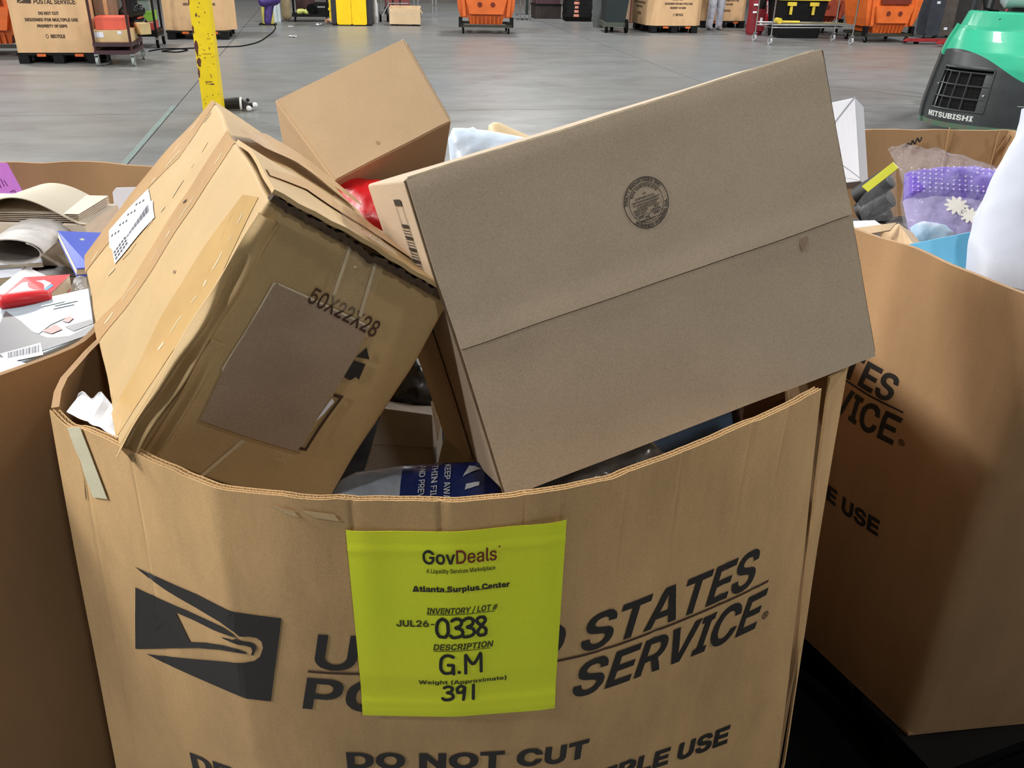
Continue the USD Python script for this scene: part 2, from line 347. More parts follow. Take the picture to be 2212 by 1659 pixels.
# ---------------------------------------------------------------- the hall
YAW = math.radians(11.6)                                            # the hall's grid stands turned to the view
GU, GV = np.array([math.cos(YAW), math.sin(YAW)]), np.array([-math.sin(YAW), math.cos(YAW)])
CONC = usdkit.material(stage, '/World/Looks/concrete', {
    'tc': ('texture_coordinate', {}), 'm1': ('mapping', {'scale': (0.7, 1.5, 1), 'rotation': (0, 0, -0.05)}),
    'n1': ('noise_texture', {'scale': 1.5, 'detail': 9, 'roughness': 0.72, 'distortion': 0.3}), 'n2': ('noise_texture', {'scale': 0.25, 'detail': 3}),
    'r1': ('map_range', {'from_min': 0.35, 'from_max': 0.68, 'clamp': True}), 'r2': ('map_range', {'from_min': 0.35, 'from_max': 0.65, 'clamp': True}),
    'a': ('mix', {'color1': lin((114, 117, 118)), 'color2': lin((136, 139, 139))}), 'b': ('mix', {'color1': lin((124, 119, 110)), 'color2': lin((126, 131, 135))}),
    'c': ('mix', {'fac': 0.45}), 'rr': ('map_range', {'from_min': 0.3, 'from_max': 0.7, 'to_min': 0.3, 'to_max': 0.42}),
    'p': ('principled_bsdf', {'specular_ior_level': 0.5})},
    [('tc.object', 'm1.vector'), ('m1.vector', 'n1.vector'), ('tc.object', 'n2.vector'), ('n1.fac', 'r1.value'), ('n2.fac', 'r2.value'), ('r1.result', 'a.fac'), ('r2.result', 'b.fac'),
     ('a.color', 'c.color1'), ('b.color', 'c.color2'), ('c.color', 'p.base_color'), ('n1.fac', 'rr.value'), ('rr.result', 'p.roughness')], surface='p.BSDF')
JOINT = mat('floor_joint', (104, 102, 98), 0.9, var=0.1)
floor = thing('floor', 'grey worn concrete hall floor with saw-cut joints', 'floor', kind='structure', rz=YAW)
part(floor, 'joint_bed', mv(trimesh.creation.box((90, 90, 0.02)), (0, 15, -0.03)), JOINT)
A0 = np.array([-3.06, 6.94]) @ GU                                    # the joint on the left, in hall coordinates
B0 = np.array([-0.59, 9.70]) @ GV                                    # the cross joint
SLW, SLL, GAP = 6.45, 12.6, 0.012
for i in range(-3, 5):
    for j in range(-2, 4):
        x0, y0 = A0 + i * SLW, B0 + (j - 1) * SLL
        part(floor, 'slab', cbox(SLW - GAP, SLL - GAP, 0.1, 0.005, (x0 + SLW / 2, y0 + SLL / 2, -0.1)), CONC)
_s = A0 - 0.03
part(floor, 'tape_line', cbox(0.05, 4.1, 0.0012, 0.0002, (_s, np.array([-3.2, 8.2]) @ GV - .6, 0.0)), mat('floor_tape', (116, 132, 128), 0.6, var=0.2, scale=30), label='dark grey-green tape line worn into the floor')
WALLM = mat('hall_wall', (88, 84, 80), 0.85, var=0.1, scale=2)
single('wall_back', 'dark far wall of the hall behind the stored goods', 'wall', cbox(70, 0.3, 7.5, 0.01, (0, 27.5, 0)), WALLM, rz=YAW, kind='structure')

# ---------------------------------------------------------------- print shared by the postal bulk boxes (s along the wall in metres of a 1.2 m wall, z above the floor)
EAGLE = [[(0.1401, 0.9199), (0.1919, 0.9226), (0.2505, 0.9241), (0.3079, 0.9186), (0.3628, 0.9186), (0.335, 0.7597), (0.3037, 0.7578), (0.2378, 0.7619), (0.1308, 0.7632), (0.1724, 0.7793), (0.2302, 0.8022), (0.2839, 0.8235), (0.3094, 0.832), (0.3236, 0.8388), (0.3313, 0.8479), (0.3361, 0.8637), (0.3355, 0.8745), (0.3301, 0.88), (0.32, 0.8803), (0.3096, 0.8777), (0.3042, 0.8837), (0.2825, 0.8926), (0.2465, 0.8994), (0.1939, 0.9064), (0.1641, 0.9127)], [(0.1339, 0.8837), (0.2104, 0.887), (0.2253, 0.8878), (0.2587, 0.8871), (0.286, 0.8858), (0.2989, 0.8817), (0.3051, 0.8755), (0.2979, 0.8741), (0.2889, 0.8739), (0.2705, 0.8732), (0.2378, 0.8756), (0.2058, 0.8751), (0.2234, 0.832), (0.252, 0.8439), (0.2813, 0.8524), (0.3039, 0.8557), (0.3156, 0.8521), (0.3144, 0.8488), (0.2988, 0.8476), (0.2752, 0.8418), (0.2374, 0.8278), (0.196, 0.8071), (0.1082, 0.7612)], [(0.2809, 0.8661), (0.2903, 0.868), (0.2995, 0.8694), (0.3049, 0.873), (0.3123, 0.871), (0.3225, 0.8712), (0.3273, 0.868), (0.3284, 0.8621), (0.3237, 0.8488), (0.3202, 0.8476), (0.3227, 0.856), (0.3216, 0.862), (0.315, 0.8637), (0.3047, 0.8632), (0.2943, 0.8641), (0.2842, 0.8646)]]
SLEN = 1.2065
def postal_print(short=False):
    e = unary_union([Polygon(p).buffer(0) for p in EAGLE])
    l1 = text('UNITED STATES', .393, 1.036, .8372, .0605, 700, .17)
    l2 = text('POSTAL SERVICE', .3735, 1.069, .7535, .0655, 700, .17)
    rule = Polygon([(.386, .8295), (1.069, .8295), (1.071, .8335), (.387, .8335)])
    reg = Point(1.0825, .7694).buffer(.0065).difference(Point(1.0825, .7694).buffer(.0048))
    reg = reg.union(text('R', 1.0803, 1.0851, .7666, .006, 700))
    n1 = text('DO NOT CUT', .4215, .757, .6205, .0385, 850)
    n2 = text('DESIGNED FOR MULTIPLE USE', .1785, 1.0595, .5398, .0385, 850)
    n3 = text('PROPERTY OF USPS', .36, .86, .462, .0375, 900)
    n4 = text('RECYCLE', .55, .79, .33, .045, 900)
    rc = Point(.49, .352).buffer(.026).difference(Point(.49, .352).buffer(.019))
    return [('eagle_emblem', e), ('lettering', l1), ('lettering', l2), ('rule_line', rule), ('registered_mark', reg), ('notice_lettering', n1), ('notice_lettering', n2), ('notice_lettering', n3), ('notice_lettering', n4), ('recycle_mark', rc)]
PRINT = postal_print()
def wall_print(parent, wall, t0, t1, dz=0.0, ink=None, off=0.0012, keys=None, edge=0.02, squeeze=1.0):
    for k, g in PRINT:
        if keys and k not in keys: continue
        fn = lambda s, z, o: wall.at(t0 + s / SLEN * (t1 - t0), (z - .14) * squeeze + .14 + dz, o)
        part(parent, k, printed(g, fn, off, edge), ink or (INK_BR if k in ('rule_line', 'registered_mark') else INK), world=True)

# ---------------------------------------------------------------- the bulk box in front
def pallet(name, label, at, rz, w=1.02, d=1.22, h=0.14, m=None, blocks=None, group=None, cat_='pallet'):
    t = thing(name, label, cat_, at, rz, group); m = m or BLACK_PL
    for k in range(5): part(t, 'deck_board', cbox(w, d / 5 - .03, .03, .005, (0, -d / 2 + d / 10 + k * d / 5, h - .03)), m)
    for i in (-1, 0, 1):
        for j in (-1, 0, 1): part(t, 'foot_block', cbox(.13, .14, h - .03, .01, (i * (w / 2 - .08), j * (d / 2 - .09), 0)), m)
    for x in (blocks or ()): part(t, 'orange_plug', cbox(.11, .02, .035, .004, (x, -d / 2 - .005, h - .045)), ORANGE, label='orange end plug')
    return t
CH_YAW = math.atan2(.165, 1.04)
FC = np.array([-.135, 1.63])                                        # centre of the front box's foot
pallet('pallet', 'black plastic pallet under the front bulk box', (FC[0], FC[1], 0), CH_YAW)
TT = np.array([0, .1116, .2511, .358, .4554, .5036, .576, .7137, .9223, 1.])
FL = {1.1: [(-.5655, .9417), (-.4563, .8631), (-.3124, .7755), (-.1847, .7582), (-.0672, .7579), (-.0099, .7678), (.0738, .7922), (.2135, .8824), (.4095, 1.0403), (.475, 1.1073)],
      .83: [(-.583, .947), (-.47, .873), (-.325, .800), (-.19, .786), (-.07, .788), (-.015, .797), (.068, .816), (.205, .879), (.395, 1.0), (.468, 1.065)],
      .6: [(-.598, .952), (-.485, .895), (-.335, .842), (-.2, .829), (-.08, .831), (-.02, .834), (.062, .841), (.195, .888), (.382, .975), (.466, 1.03)],
      .45: [(-.607, .955), (-.49, .905), (-.34, .857), (-.2, .85), (-.08, .848), (-.02, .85), (.06, .86), (.19, .9), (.377, .965), (.458, .992)],
      .15: [(-.615, .955), (-.495, .93), (-.345, .886), (-.2, .88), (-.08, .885), (-.02, .885), (.06, .89), (.19, .91), (.385, .955), (.458, .978)]}
ZS = sorted(FL)
FW = Wall(ZS, [FL[z] for z in ZS], tt=TT, kinks=(2,))
# knife creases and dents in the board (position along the wall, depth, half width, lowest point)
CREASE = [(.375, .0016, .0022, .97), (.452, .0018, .0025, .955), (.14, .0008, .002, .6), (.05, .0012, .003, .45), (.70, .0012, .002, .3), (.63, .0009, .002, .7), (.80, .0012, .002, .6), (.86, .0008, .002, .3), (.525, .001, .002, .5), (.56, .0008, .002, .55)]
def dents(t, z):
    d = .0022 * (meshkit.fbm(np.stack([t * 9, z * 5, 0 * t], -1), 3, 3) - .5)
    for c, a, w, lo in CREASE: d = d - a * np.exp(-((t - c) / w) ** 2) * np.clip((z - lo) / .05, 0, 1)
    return d
FW.dents = dents
SZ = [.15, .45, .6, .83, 1.1]; ST = [.988, .982, .974, .957, .9217]
slit = lambda z: np.interp(z, SZ, ST)
def front_top(t): return 1.1 + .0025 * (meshkit.noise(np.stack([np.asarray(t) * 60, 0 * np.asarray(t), 0 * np.asarray(t)], -1), 5) - .5) - .012 * np.exp(-((np.asarray(t) - .03) / .03) ** 2)
gb = thing('bulk_box', 'big open tan cardboard bulk box with a lime paper taped on, overflowing with cartons', 'cardboard bulk box', (FC[0], FC[1], .14), CH_YAW)
cr = sorted(np.clip(np.r_[[c / .93 + k * w / .93 for c, a, w, lo in CREASE for k in (-1.5, -.75, 0, .75, 1.5)]], 0, 1))
part(gb, 'front_panel', cat(FW.sheet(0, slit, .15, front_top, th=.0016, nt=150, nz=60, extra=cr),
                            FW.sheet(0, slit, .15, lambda t: front_top(t) - .0006, th=.0016, nt=110, nz=20, off=-.0042),
                            FW.sheet(0, slit, .15, lambda t: front_top(t) - .001, th=.0016, nt=110, nz=20, off=-.0094)), KRAFT, smooth=40, world=True)
zig = []
for o0, o1, ph in ((-.0017, -.0042, 0), (-.0058, -.0094, .4)):       # the fluted paper between the liners, seen along the cut rim
    n = 300; t = np.linspace(.001, .921, n); o = np.where(np.arange(n) % 2 == 0, o0, o1); zt = front_top(t) - .0014
    P = np.stack([FW.at(t, zt, o), FW.at(t, zt - .02, o)], 1); N = np.zeros_like(P); N[..., 2] = 0
    d = np.gradient(P[:, 0], axis=0); nn = np.stack([d[:, 1], -d[:, 0], 0 * d[:, 0]], 1); nn /= np.linalg.norm(nn, axis=1, keepdims=True)
    zig.append(slab(P, np.repeat(nn[:, None], 2, 1), .0005))
part(gb, 'fluting', cat(*zig), KRAFT_CUT, kind='stuff', world=True)
part(gb, 'joint_flap', FW.sheet(lambda z: np.minimum(slit(z) + .023 + .011 * np.clip((z - .8) / .3, 0, 1), .9975), 1, .15, lambda t: 1.1 + .0 * t, th=.004, nt=14, nz=40, off=-.0085), KRAFT, smooth=40, world=True)
bl, br_ = (-.725, 2.13), (.285, 2.3)
SIDE = [[(.468, 1.115), (.42, 1.5), (.35, 1.9), br_, (0, 2.27), (-.4, 2.2), bl, (-.705, 1.98), (-.63, 1.5), (-.597, 1.16), (-.594, 1.04), (-.5645, .945)],
        [(.452, .985), (.42, 1.4), (.37, 1.8), (.3, 2.2), (0, 2.17), (-.4, 2.11), (-.71, 2.05), (-.70, 1.9), (-.66, 1.5), (-.635, 1.16), (-.63, 1.04), (-.613, .957)]]
SW = Wall([.15, 1.1], SIDE[::-1], kinks=(3, 6)); side_top = lambda t: 1.098 + .006 * (meshkit.noise(np.stack([np.asarray(t) * 40, 0 * np.asarray(t), 0 * np.asarray(t)], -1), 9) - .5)
part(gb, 'side_wall', SW.sheet(0, 1, .15, side_top, th=.009, nt=90, nz=10), KRAFT_IN, smooth=40, world=True)
part(gb, 'bottom', hull([(x, y, z) for (x, y) in [(-.6, .97), (.44, 1.0), (.29, 2.18), (-.71, 2.04)] for z in (.142, .15)]), KRAFT_IN, world=True)
wall_print(gb, FW, 0, 1)
# short folded tear marks and scrapes under the rim
for (a, b, c, d, zz) in ((.305, .325, 1.075, 1.088, .004), (.33, .36, 1.072, 1.086, .003)):
    fn = lambda x, y, o: FW.at(x, y, o)
    part(gb, 'scuff_flap', printed(Polygon([(a, d), (b, d - .004), (b + .004, c), (a + .012, c + .004)]), fn, zz * .6, .006), KRAFT_CUT, world=True)
part(gb, 'crease_tear', printed(Polygon([(.046, .985), (.0475, .99), (.05, 1.03), (.047, 1.0)]), lambda x, y, o: FW.at(x, y, o), .0014, .006), INK_BR, world=True)

# masking tape and the crumpled white paper caught under it on the left of the rim
def strip(fnc, pts, w, off=.0012, n=24):
    c = curve(pts, n); d = np.gradient(c, axis=0); nn = np.stack([-d[:, 1], d[:, 0]], 1); nn /= np.linalg.norm(nn, axis=1, keepdims=True)
    L, R = c + nn * np.asarray(w)[..., None] / 2 if np.ndim(w) else c + nn * w / 2, c - nn * np.asarray(w)[..., None] / 2 if np.ndim(w) else c - nn * w / 2
    Q = np.stack([L, (L + R) / 2, R], 1); return Q
tp = np.stack([spot(x, y, z=1.1) for x, y in ((150, 905), (170, 922))])
Q = strip(None, [(.05 * SLEN, 1.094), (.062 * SLEN, 1.055), (.076 * SLEN, 1.005)], .034)
P = FW.at(Q[..., 0] / SLEN, Q[..., 1], .0018); mt = slab(P, normals(P), .0006)
single('masking_tape', 'pale masking tape strip hanging over the left of the rim', 'tape', mt, MASK_TAPE, smooth=40)
def crumple(P, amp, freq, seed): return warp(P, amp, freq, seed)
a = np.linspace(0, 1, 26); Bq = np.linspace(0, 1, 12)
base_t = .012 + .105 * a; low = FW.at(base_t, np.full(26, 1.095), -.016); hi = low + np.array([.008, .02, 0]) + np.c_[0 * a, .01 * np.sin(3 * a), .024 * np.sin(np.pi * np.clip(a * 1.08 + .06, 0, 1)) ** .7 * (1 - .45 * a) + .006 * np.sin(22 * a)]
P = low[:, None] * (1 - Bq[None, :, None]) + hi[:, None] * Bq[None, :, None]
P = crumple(P + np.array([0, .012, 0]) * np.sin(Bq * np.pi)[None, :, None], .006, 28, 4)
single('crumpled_paper', 'crumpled white paper sheet tucked inside the left corner of the rim', 'paper', slab(P, normals(P), .0005), WHITE_PAPER)

# the lime lot sheet
sg = thing('lot_sheet', 'lime green paper lot sheet taped to the front of the bulk box', 'paper sign', (-.07, .77, .9), 0)
SGZ = lambda v: .7475 + v * (1.0606 - .7475); 
def sheet_map(u, v, o):
    u, v = np.asarray(u, float), np.asarray(v, float)
    s = (.4475 + (.4452 - .4475) * v) * (1 - u) + (.6908 + (.6816 - .6908) * v) * u
    lift = .0025 + .004 * np.exp(-((u - .93) / .12) ** 2) * (.3 + .7 * v) + .0035 * np.exp(-((v - .02) / .08) ** 2) + .002 * np.exp(-((u - .08) / .08) ** 2) * v + .0012 * np.exp(-((v - .91) / .012) ** 2) + .001 * np.exp(-((v - .09) / .012) ** 2)
    z = .752 + (.7473 - .752) * u + v * (.3086 + .0055 * u) + .006 * v * (4 * (u - .5) ** 2 - 1) * -.0
    d = FW.dents; FW.dents = None
    p = FW.at(s / SLEN, z, lift + o); FW.dents = d; return p
U, Vv = np.meshgrid(np.linspace(0, 1, 50), np.linspace(0, 1, 60), indexing='ij')
P = sheet_map(U, Vv, 0.); part(sg, 'sheet', slab(P, normals(P), .0004), LIME, smooth=True, world=True)
SG = lambda g, m, n, e=.03: part(sg, n, printed(g, sheet_map, .0007, e), m, world=True)
SG(text('Gov', .335, .484, .85, .068, 650), INK, 'heading_lettering')
SG(text('Deals', .488, .676, .852, .066, 550).union(Point(.688, .917).buffer(.004)), INK_RED, 'heading_lettering', .03)
SG(text('A Liquidity Services Marketplace', .349, .67, .807, .021, 550), INK_OLIVE, 'tagline_lettering')
serif = text('Atlanta Surplus Center', .281, .74, .715, .028, 900)
serif = unary_union([serif] + [sbox(x, .7145, x + .02, .7185) for x in (.28, .322, .352, .392, .43, .47, .552, .59, .62, .68, .705)])
SG(serif, INK, 'centre_lettering')
under = lambda x0, x1, y: sbox(x0, y, x1, y + .0035)
for g_ in (text('INVENTORY / LOT #', .339, .682, .603, .03, 750, .2).union(under(.34, .67, .596)), text('DESCRIPTION', .362, .661, .407, .033, 750, .2).union(under(.362, .648, .399)), text('JUL26-', .194, .374, .5335, .034, 800), text('Weight (Approximate)', .282, .734, .207, .024, 800)): SG(g_, INK_OLIVE, 'form_lettering')
def digit(kind, x, y, w, h):
    D = {'0': [[(.5, 1), (.15, .75), (.08, .4), (.3, .05), (.65, .03), (.9, .35), (.88, .75), (.55, 1)]],
         '3': [[(.15, .9), (.55, 1), (.85, .82), (.75, .62), (.4, .52), (.8, .42), (.92, .2), (.6, .02), (.2, .0), (.02, .1)]],
         '8': [[(.75, .95), (.4, .98), (.2, .8), (.5, .55), (.9, .25), (.85, .03), (.45, .0), (.25, .18), (.55, .5), (.85, .8), (.7, .97)]],
         'G': [[(.85, .88), (.5, .98), (.15, .75), (.1, .3), (.35, .03), (.75, .08), (.85, .45), (.55, .47)], [(.83, .45), (.85, .0)]],
         '.': [[(.5, .08), (.55, .06)]],
         'M': [[(.1, 0), (.12, .95), (.5, .45), (.88, .97), (.92, .02)]],
         '9': [[(.85, .85), (.5, 1), (.15, .8), (.2, .5), (.6, .5), (.85, .85), (.8, .4), (.72, 0)]],
         '1': [[(.5, 1), (.48, 0)]]}[kind]
    return [[(x + a * w, y + b * h) for a, b in curve(l, 24).tolist()] if len(l) > 2 else [(x + a * w, y + b * h) for a, b in l] for l in D]
for row in (list(zip('0338', (.378, .448, .505, .565), (.068,) * 4, (.476,) * 4, (.1,) * 4)), [('G', .386, .085, .272, .108), ('.', .47, .03, .272, .108), ('M', .51, .098, .272, .108)], [('3', .401, .06, .109, .083), ('9', .468, .055, .109, .083), ('1', .535, .05, .109, .083)]):
    SG(stroke(sum([digit(c, x, y, w, h) for c, x, w, y, h in row], []), .0165), MARKER, 'handwriting', .04)
EDGE_BR = mat('brown_cut_edge', (112, 92, 70), .85, var=.2, scale=60)
# ---------------------------------------------------------------- the three cartons on top
BIGC = {(0, 0, 0): [-0.1199, 0.9624, 1.3842], (1, 0, 0): [0.3778, 1.182, 1.5031], (1, 1, 0): [0.4962, 1.1075, 1.1196], (0, 1, 0): [-0.002, 0.8968, 1.0183], (0, 0, 1): [-0.197, 1.1486, 1.3306], (0, 1, 1): [-0.0865, 1.0906, 0.9797], (1, 0, 1): [0.3204, 1.37, 1.4531], (1, 1, 1): [0.4297, 1.2973, 1.0732]}
big = Carton(BIGC, .0022, 7, 2)
o = np.mean(list(BIGC.values()), 0)
bb = thing('large_carton', 'large grey-brown carton with a round stamp, leaning on the right rim', 'cardboard box', (o[0], o[1], .98))
part(bb, 'body', big.body(.004, 14), CARTON_GREY, smooth=40, world=True)
sl = .5125
part(bb, 'flap', big.panel(2, 0, -.004, 1.003, -.004, sl - .0016, .0045, .0045, 22, lambda a, b: .003 * np.exp(-((b - sl) / .05) ** 2) - .0016 * np.exp(-(a / .02) ** 2) - .002 * np.exp(-((b + .004) / .02) ** 2)), CARTON_GREY, smooth=40, world=True)
part(bb, 'flap', big.panel(2, 0, -.004, 1.003, sl + .0016, 1.003, .0045, .0045, 22, lambda a, b: .002 * np.exp(-((b - sl) / .05) ** 2) - .0016 * np.exp(-(a / .02) ** 2)), CARTON_GREY, smooth=40, world=True)
# cut edges of the end panel showing along the sides of the flaps
part(bb, 'cut_edge', cat(big.panel(2, 0, -.008, -.0045, .0, 1., .004, .0012, 14)), EDGE_BR, world=True)
part(bb, 'cut_edge', cat(big.panel(2, 0, 1.0035, 1.0085, .0, sl, .004, .0015, 10), big.panel(2, 0, 1.0035, 1.0085, sl + .012, .99, .004, .0015, 10)), EDGE_BR, world=True)
part(bb, 'worn_edge', big.panel(2, 0, .0, .985, -.0085, -.0045, .003, .0015, 30, lambda a, b: .001 * np.sin(a * 90)), TORN, world=True)
part(bb, 'end_flap', big.panel(0, 0, .36, .98, .5, .985, .004, .006, 10, lambda a, b: .004 * (b - .5)), CARTON_GREY, world=True)
# stamp
fB = big.face(2, 0); D0, D1 = big.dim[0], big.dim[1]
cs = (.489 * D0, .268 * D1); R = .0300
ring = lambda r0, r1: Point(0, 0).buffer(r1, 48).difference(Point(0, 0).buffer(r0, 48))
def arc_text(s, r, a0, a1, cap, inside=False):
    g = glyphs(s, 650); w = g.bounds[2]; out = []
    for p in polys(g):
        p = affinity.scale(p, 1, cap, origin=(0, 0)); p = p.segmentize(.12)
        def f(x, y):
            x, y = np.asarray(x), np.asarray(y); t = np.radians(a0 + (a1 - a0) * x / w); rr = r + (y if not inside else -y)
            return rr * np.cos(t), rr * np.sin(t)
        import shapely
        out.append(shapely.transform(p, lambda c: np.stack(f(c[:, 0], c[:, 1]), 1)).buffer(0))
    return unary_union(out)
st = [ring(R - .0009, R), ring(R * .77 - .0006, R * .77), arc_text('PRATT INDUSTRIES INC', R * .82, 172, 30, R * .13), arc_text('WARNER ROBINS GA', R * .95, 222, 352, R * .13, True),
      arc_text('BOX CERTIFICATE', R * .62, 150, 30, R * .1)]
for s, y, w in (('THIS', .34, .14), ('CONFORMS TO ALL', .2, .9), ('CONSTRUCTION REQUIREMENTS', .08, 1.25), ('OF APPLICABLE FREIGHT', -.03, 1.2), ('CLASSIFICATION', -.13, .9)):
    st.append(text(s, -w * R / 2, w * R / 2, y * R, R * .075, 700))
for y in (-.17, -.43, -.62): st.append(sbox(-.66 * R, y * R, .66 * R, (y + .014) * R))
for s, x, y, w in (('EDGE CRUSH', -.62, -.27, .62), ('TEST (ECT)', -.62, -.38, .55), ('32', .3, -.27, .2), ('LBS/IN', .1, -.38, .45), ('SIZE', -.5, -.52, .28), ('LIMIT', .2, -.52, .3), ('75', -.2, -.58, .2), ('GROSS WT LT', -.45, -.7, .7)):
    st.append(text(s, x * R, (x + w) * R, y * R, R * .085, 700))
st.append(sbox(-.02 * R, -.62 * R, 0, -.43 * R))
part(bb, 'stamp_print', printed(affinity.translate(affinity.scale(unary_union(st), 1, -1, origin=(0, 0)), *cs), lambda x, y, of: fB(x / D0, y / D1, of), .0058, .012), INK, world=True, label='round black certificate stamp')
part(bb, 'stain', printed(Polygon([(.845 * D0, .525 * D1), (.872 * D0, .53 * D1), (.868 * D0, .548 * D1), (.85 * D0, .575 * D1), (.845 * D0, .55 * D1)]), lambda x, y, of: fB(x / D0, y / D1, of), .0062, .02), mat('stain_brown', (164, 138, 114), .8), world=True)
# printed rail on the end of the box
fE = big.face(0, 0); g = []; y0, y1 = .055, .60; xl, xr = .425, .265
g.append(sbox(0, 0, 1, .055)); n = 30
for e in (0, .955): g.append(sbox(e, 0, e + .045, 1))
for k in range(n + 1):
    y = .22 + .78 * k / n; g.append(sbox(0, y, 1, y + (.022 if k % 4 == 0 else .007)))
part(bb, 'rail_print', printed(unary_union(g), lambda x, y, of: fE(.057 + .36 * y, .425 - .155 * x, of), .0012, .1), INK, world=True)

LEFTC = {(0, 0, 0): [-0.2566, 0.9011, 1.3756], (1, 0, 0): [-0.0741, 0.9528, 1.2438], (0, 1, 0): [-0.4454, 0.8516, 1.0992], (1, 1, 0): [-0.2394, 0.9143, 0.9652], (0, 0, 1): [-0.4902, 1.457, 1.3851], (1, 0, 1): [-0.3228, 1.5468, 1.2282], (0, 1, 1): [-0.7148, 1.3901, 1.141], (1, 1, 1): [-0.5216, 1.4744, 0.9737]}
lf = Carton(LEFTC, .0045, 8, 21)
o = np.mean(list(LEFTC.values()), 0)
lb = thing('taped_carton', 'battered tan carton strapped with brown tape, tilted on the left rim', 'cardboard box', (o[0], o[1], .97))
part(lb, 'body', lf.body(.005, 22), CARTON_TAN, smooth=40, world=True)
# lid flap standing off the front edge: its torn dark edge
part(lb, 'lid_flap', lf.panel(1, 0, -.01, 1.012, -.012, .45, .005, .0125, 26, lambda a, b: .0035 * np.exp(-((b + .01) / .05) ** 2) * (.35 + .65 * np.sin(np.pi * np.clip(a, 0, 1)) ** 2) - .006 * np.exp(-((b - .45) / .1) ** 2) + .0006 * np.sin(40 * a) * np.exp(-((b + .01) / .03) ** 2)), CARTON_TAN, smooth=40, world=True)
part(lb, 'torn_edge', lf.panel(1, 0, .0, 1.0, -.015, .012, .0075, .0072, 60, lambda a, b: .0012 * np.sin(130 * a) + .0012 * np.sin(57 * a) - .004 * np.exp(-((a - .5) / .05) ** 2)), DARK_CUT, world=True)
# crushed fold along the lower left edge of the end
part(lb, 'crushed_fold', lf.panel(2, 0, -.012, .105, .05, 1.0, .004, .009, 34, lambda a, b: .011 * np.sin(a * 88 + 2.4 * b + .9 * np.sin(9 * b)) * np.clip((b - .15) * 1.6, 0, 1) + .004 * np.sin(b * 17) * np.sin(a * 55) - .007 * np.exp(-((a - .1) / .02) ** 2)), CARTON_TAN, smooth=50, world=True)
part(lb, 'crushed_fold', lf.panel(2, 0, .10, .185, .5, 1.0, .003, .004, 24, lambda a, b: .010 * np.sin((a - .1) * 95 + 3 * b) * np.clip((b - .55) * 3, 0, 1) - .003 * np.exp(-((a - .18) / .02) ** 2)), CARTON_TAN, smooth=50, world=True)
F0, F1f, F2f = lf.face(2, 0), lf.face(0, 0), lf.face(1, 0)
def onface(fn, pts_or_poly, m, name, off, edge=.06, label=None, par=None):
    g = pts_or_poly if hasattr(pts_or_poly, 'area') else Polygon(pts_or_poly)
    return part(par or lb, name, printed(g, fn, off, edge), m, world=True, label=label)
def board(fn, g, m, name, off, th=.0015, edge=.05, par=None):
    vs, fs = flat(g, edge); A = fn(vs[:, 0], vs[:, 1], off); B = fn(vs[:, 0], vs[:, 1], off - th)
    ms = [trimesh.Trimesh(A, fs, process=False), trimesh.Trimesh(B, fs[:, ::-1], process=False)]
    for p in polys(g):
        c = np.array(p.segmentize(.05).exterior.coords); a, b = fn(c[:, 0], c[:, 1], off), fn(c[:, 0], c[:, 1], off - th); ms.append(grid_mesh(np.stack([a, b], 1)))
    return part(par or lb, name, cat(*ms), m, world=True)
patch = Polygon([(.217, .24), (.238, .236), (.462, .228), (.70, .221), (.716, .328), (.72, .5), (.735, .769), (.242, .794), (.22, .538), (.215, .402)])
onface(F0, [(.207, .236), (.222, .232), (.228, .40), (.228, .60), (.214, .58), (.209, .4)], TORN, 'torn_paper_edge', .0012)
onface(F0, [(.222, .231), (.24, .229), (.462, .220), (.70, .213), (.702, .2225), (.462, .230), (.24, .240)], TORN, 'torn_paper_edge', .0012)
onface(F0, patch, PATCH, 'kraft_patch', .0016, label='smoother brown paper patch glued over the end print')
onface(F0, text('50X22X28', .386, .735, -.245, .056, 650, -.02) if False else affinity.scale(text('50X22X28', .378, .745, .183, .06, 600), 1, -1, origin=(0, .213)), INK_BR, 'size_lettering', .0021, .05)
onface(F0, [(.74, .285), (.721, .331), (.782, .319)], INK, 'arrow_print', .0021); onface(F0, [(.719, .348), (.778, .341), (.79, .405), (.77, .40), (.755, .421), (.721, .419)], INK, 'arrow_print', .0021)
onface(F0, [(.726, .493), (.772, .489), (.757, .752), (.72, .756), (.721, .744), (.744, .742), (.758, .505), (.727, .507)], INK_BR, 'bracket_print', .0023)
onface(F0, [(.728, .516), (.748, .525), (.738, .59), (.723, .626)], WHITE_PAPER, 'paper_sliver', .0024)
onface(F0, [(.62, .79), (.70, .785), (.70, .83), (.62, .835)], TAPE_CLEAR, 'clear_tape', .0024)
onface(F0, [(.392, -.003), (.609, -.003), (.655, .21), (.46, .21)], TAPE_CLEAR, 'clear_tape', .0036)
onface(F0, [(.405, .0), (.42, 0), (.475, .17), (.462, .18)], mat('tape_wrinkle', (214, 196, 160), .3), 'tape_wrinkle', .0042); onface(F0, [(.55, .0), (.565, 0), (.64, .20), (.622, .2)], mat('tape_wrinkle', (214, 196, 160), .3), 'tape_wrinkle', .0042)
onface(F0, [(.46, .80), (.48, .80), (.40, 1.0), (.385, 1.0)], mat('tape_wrinkle', (214, 196, 160), .3), 'tape_wrinkle', .0024)
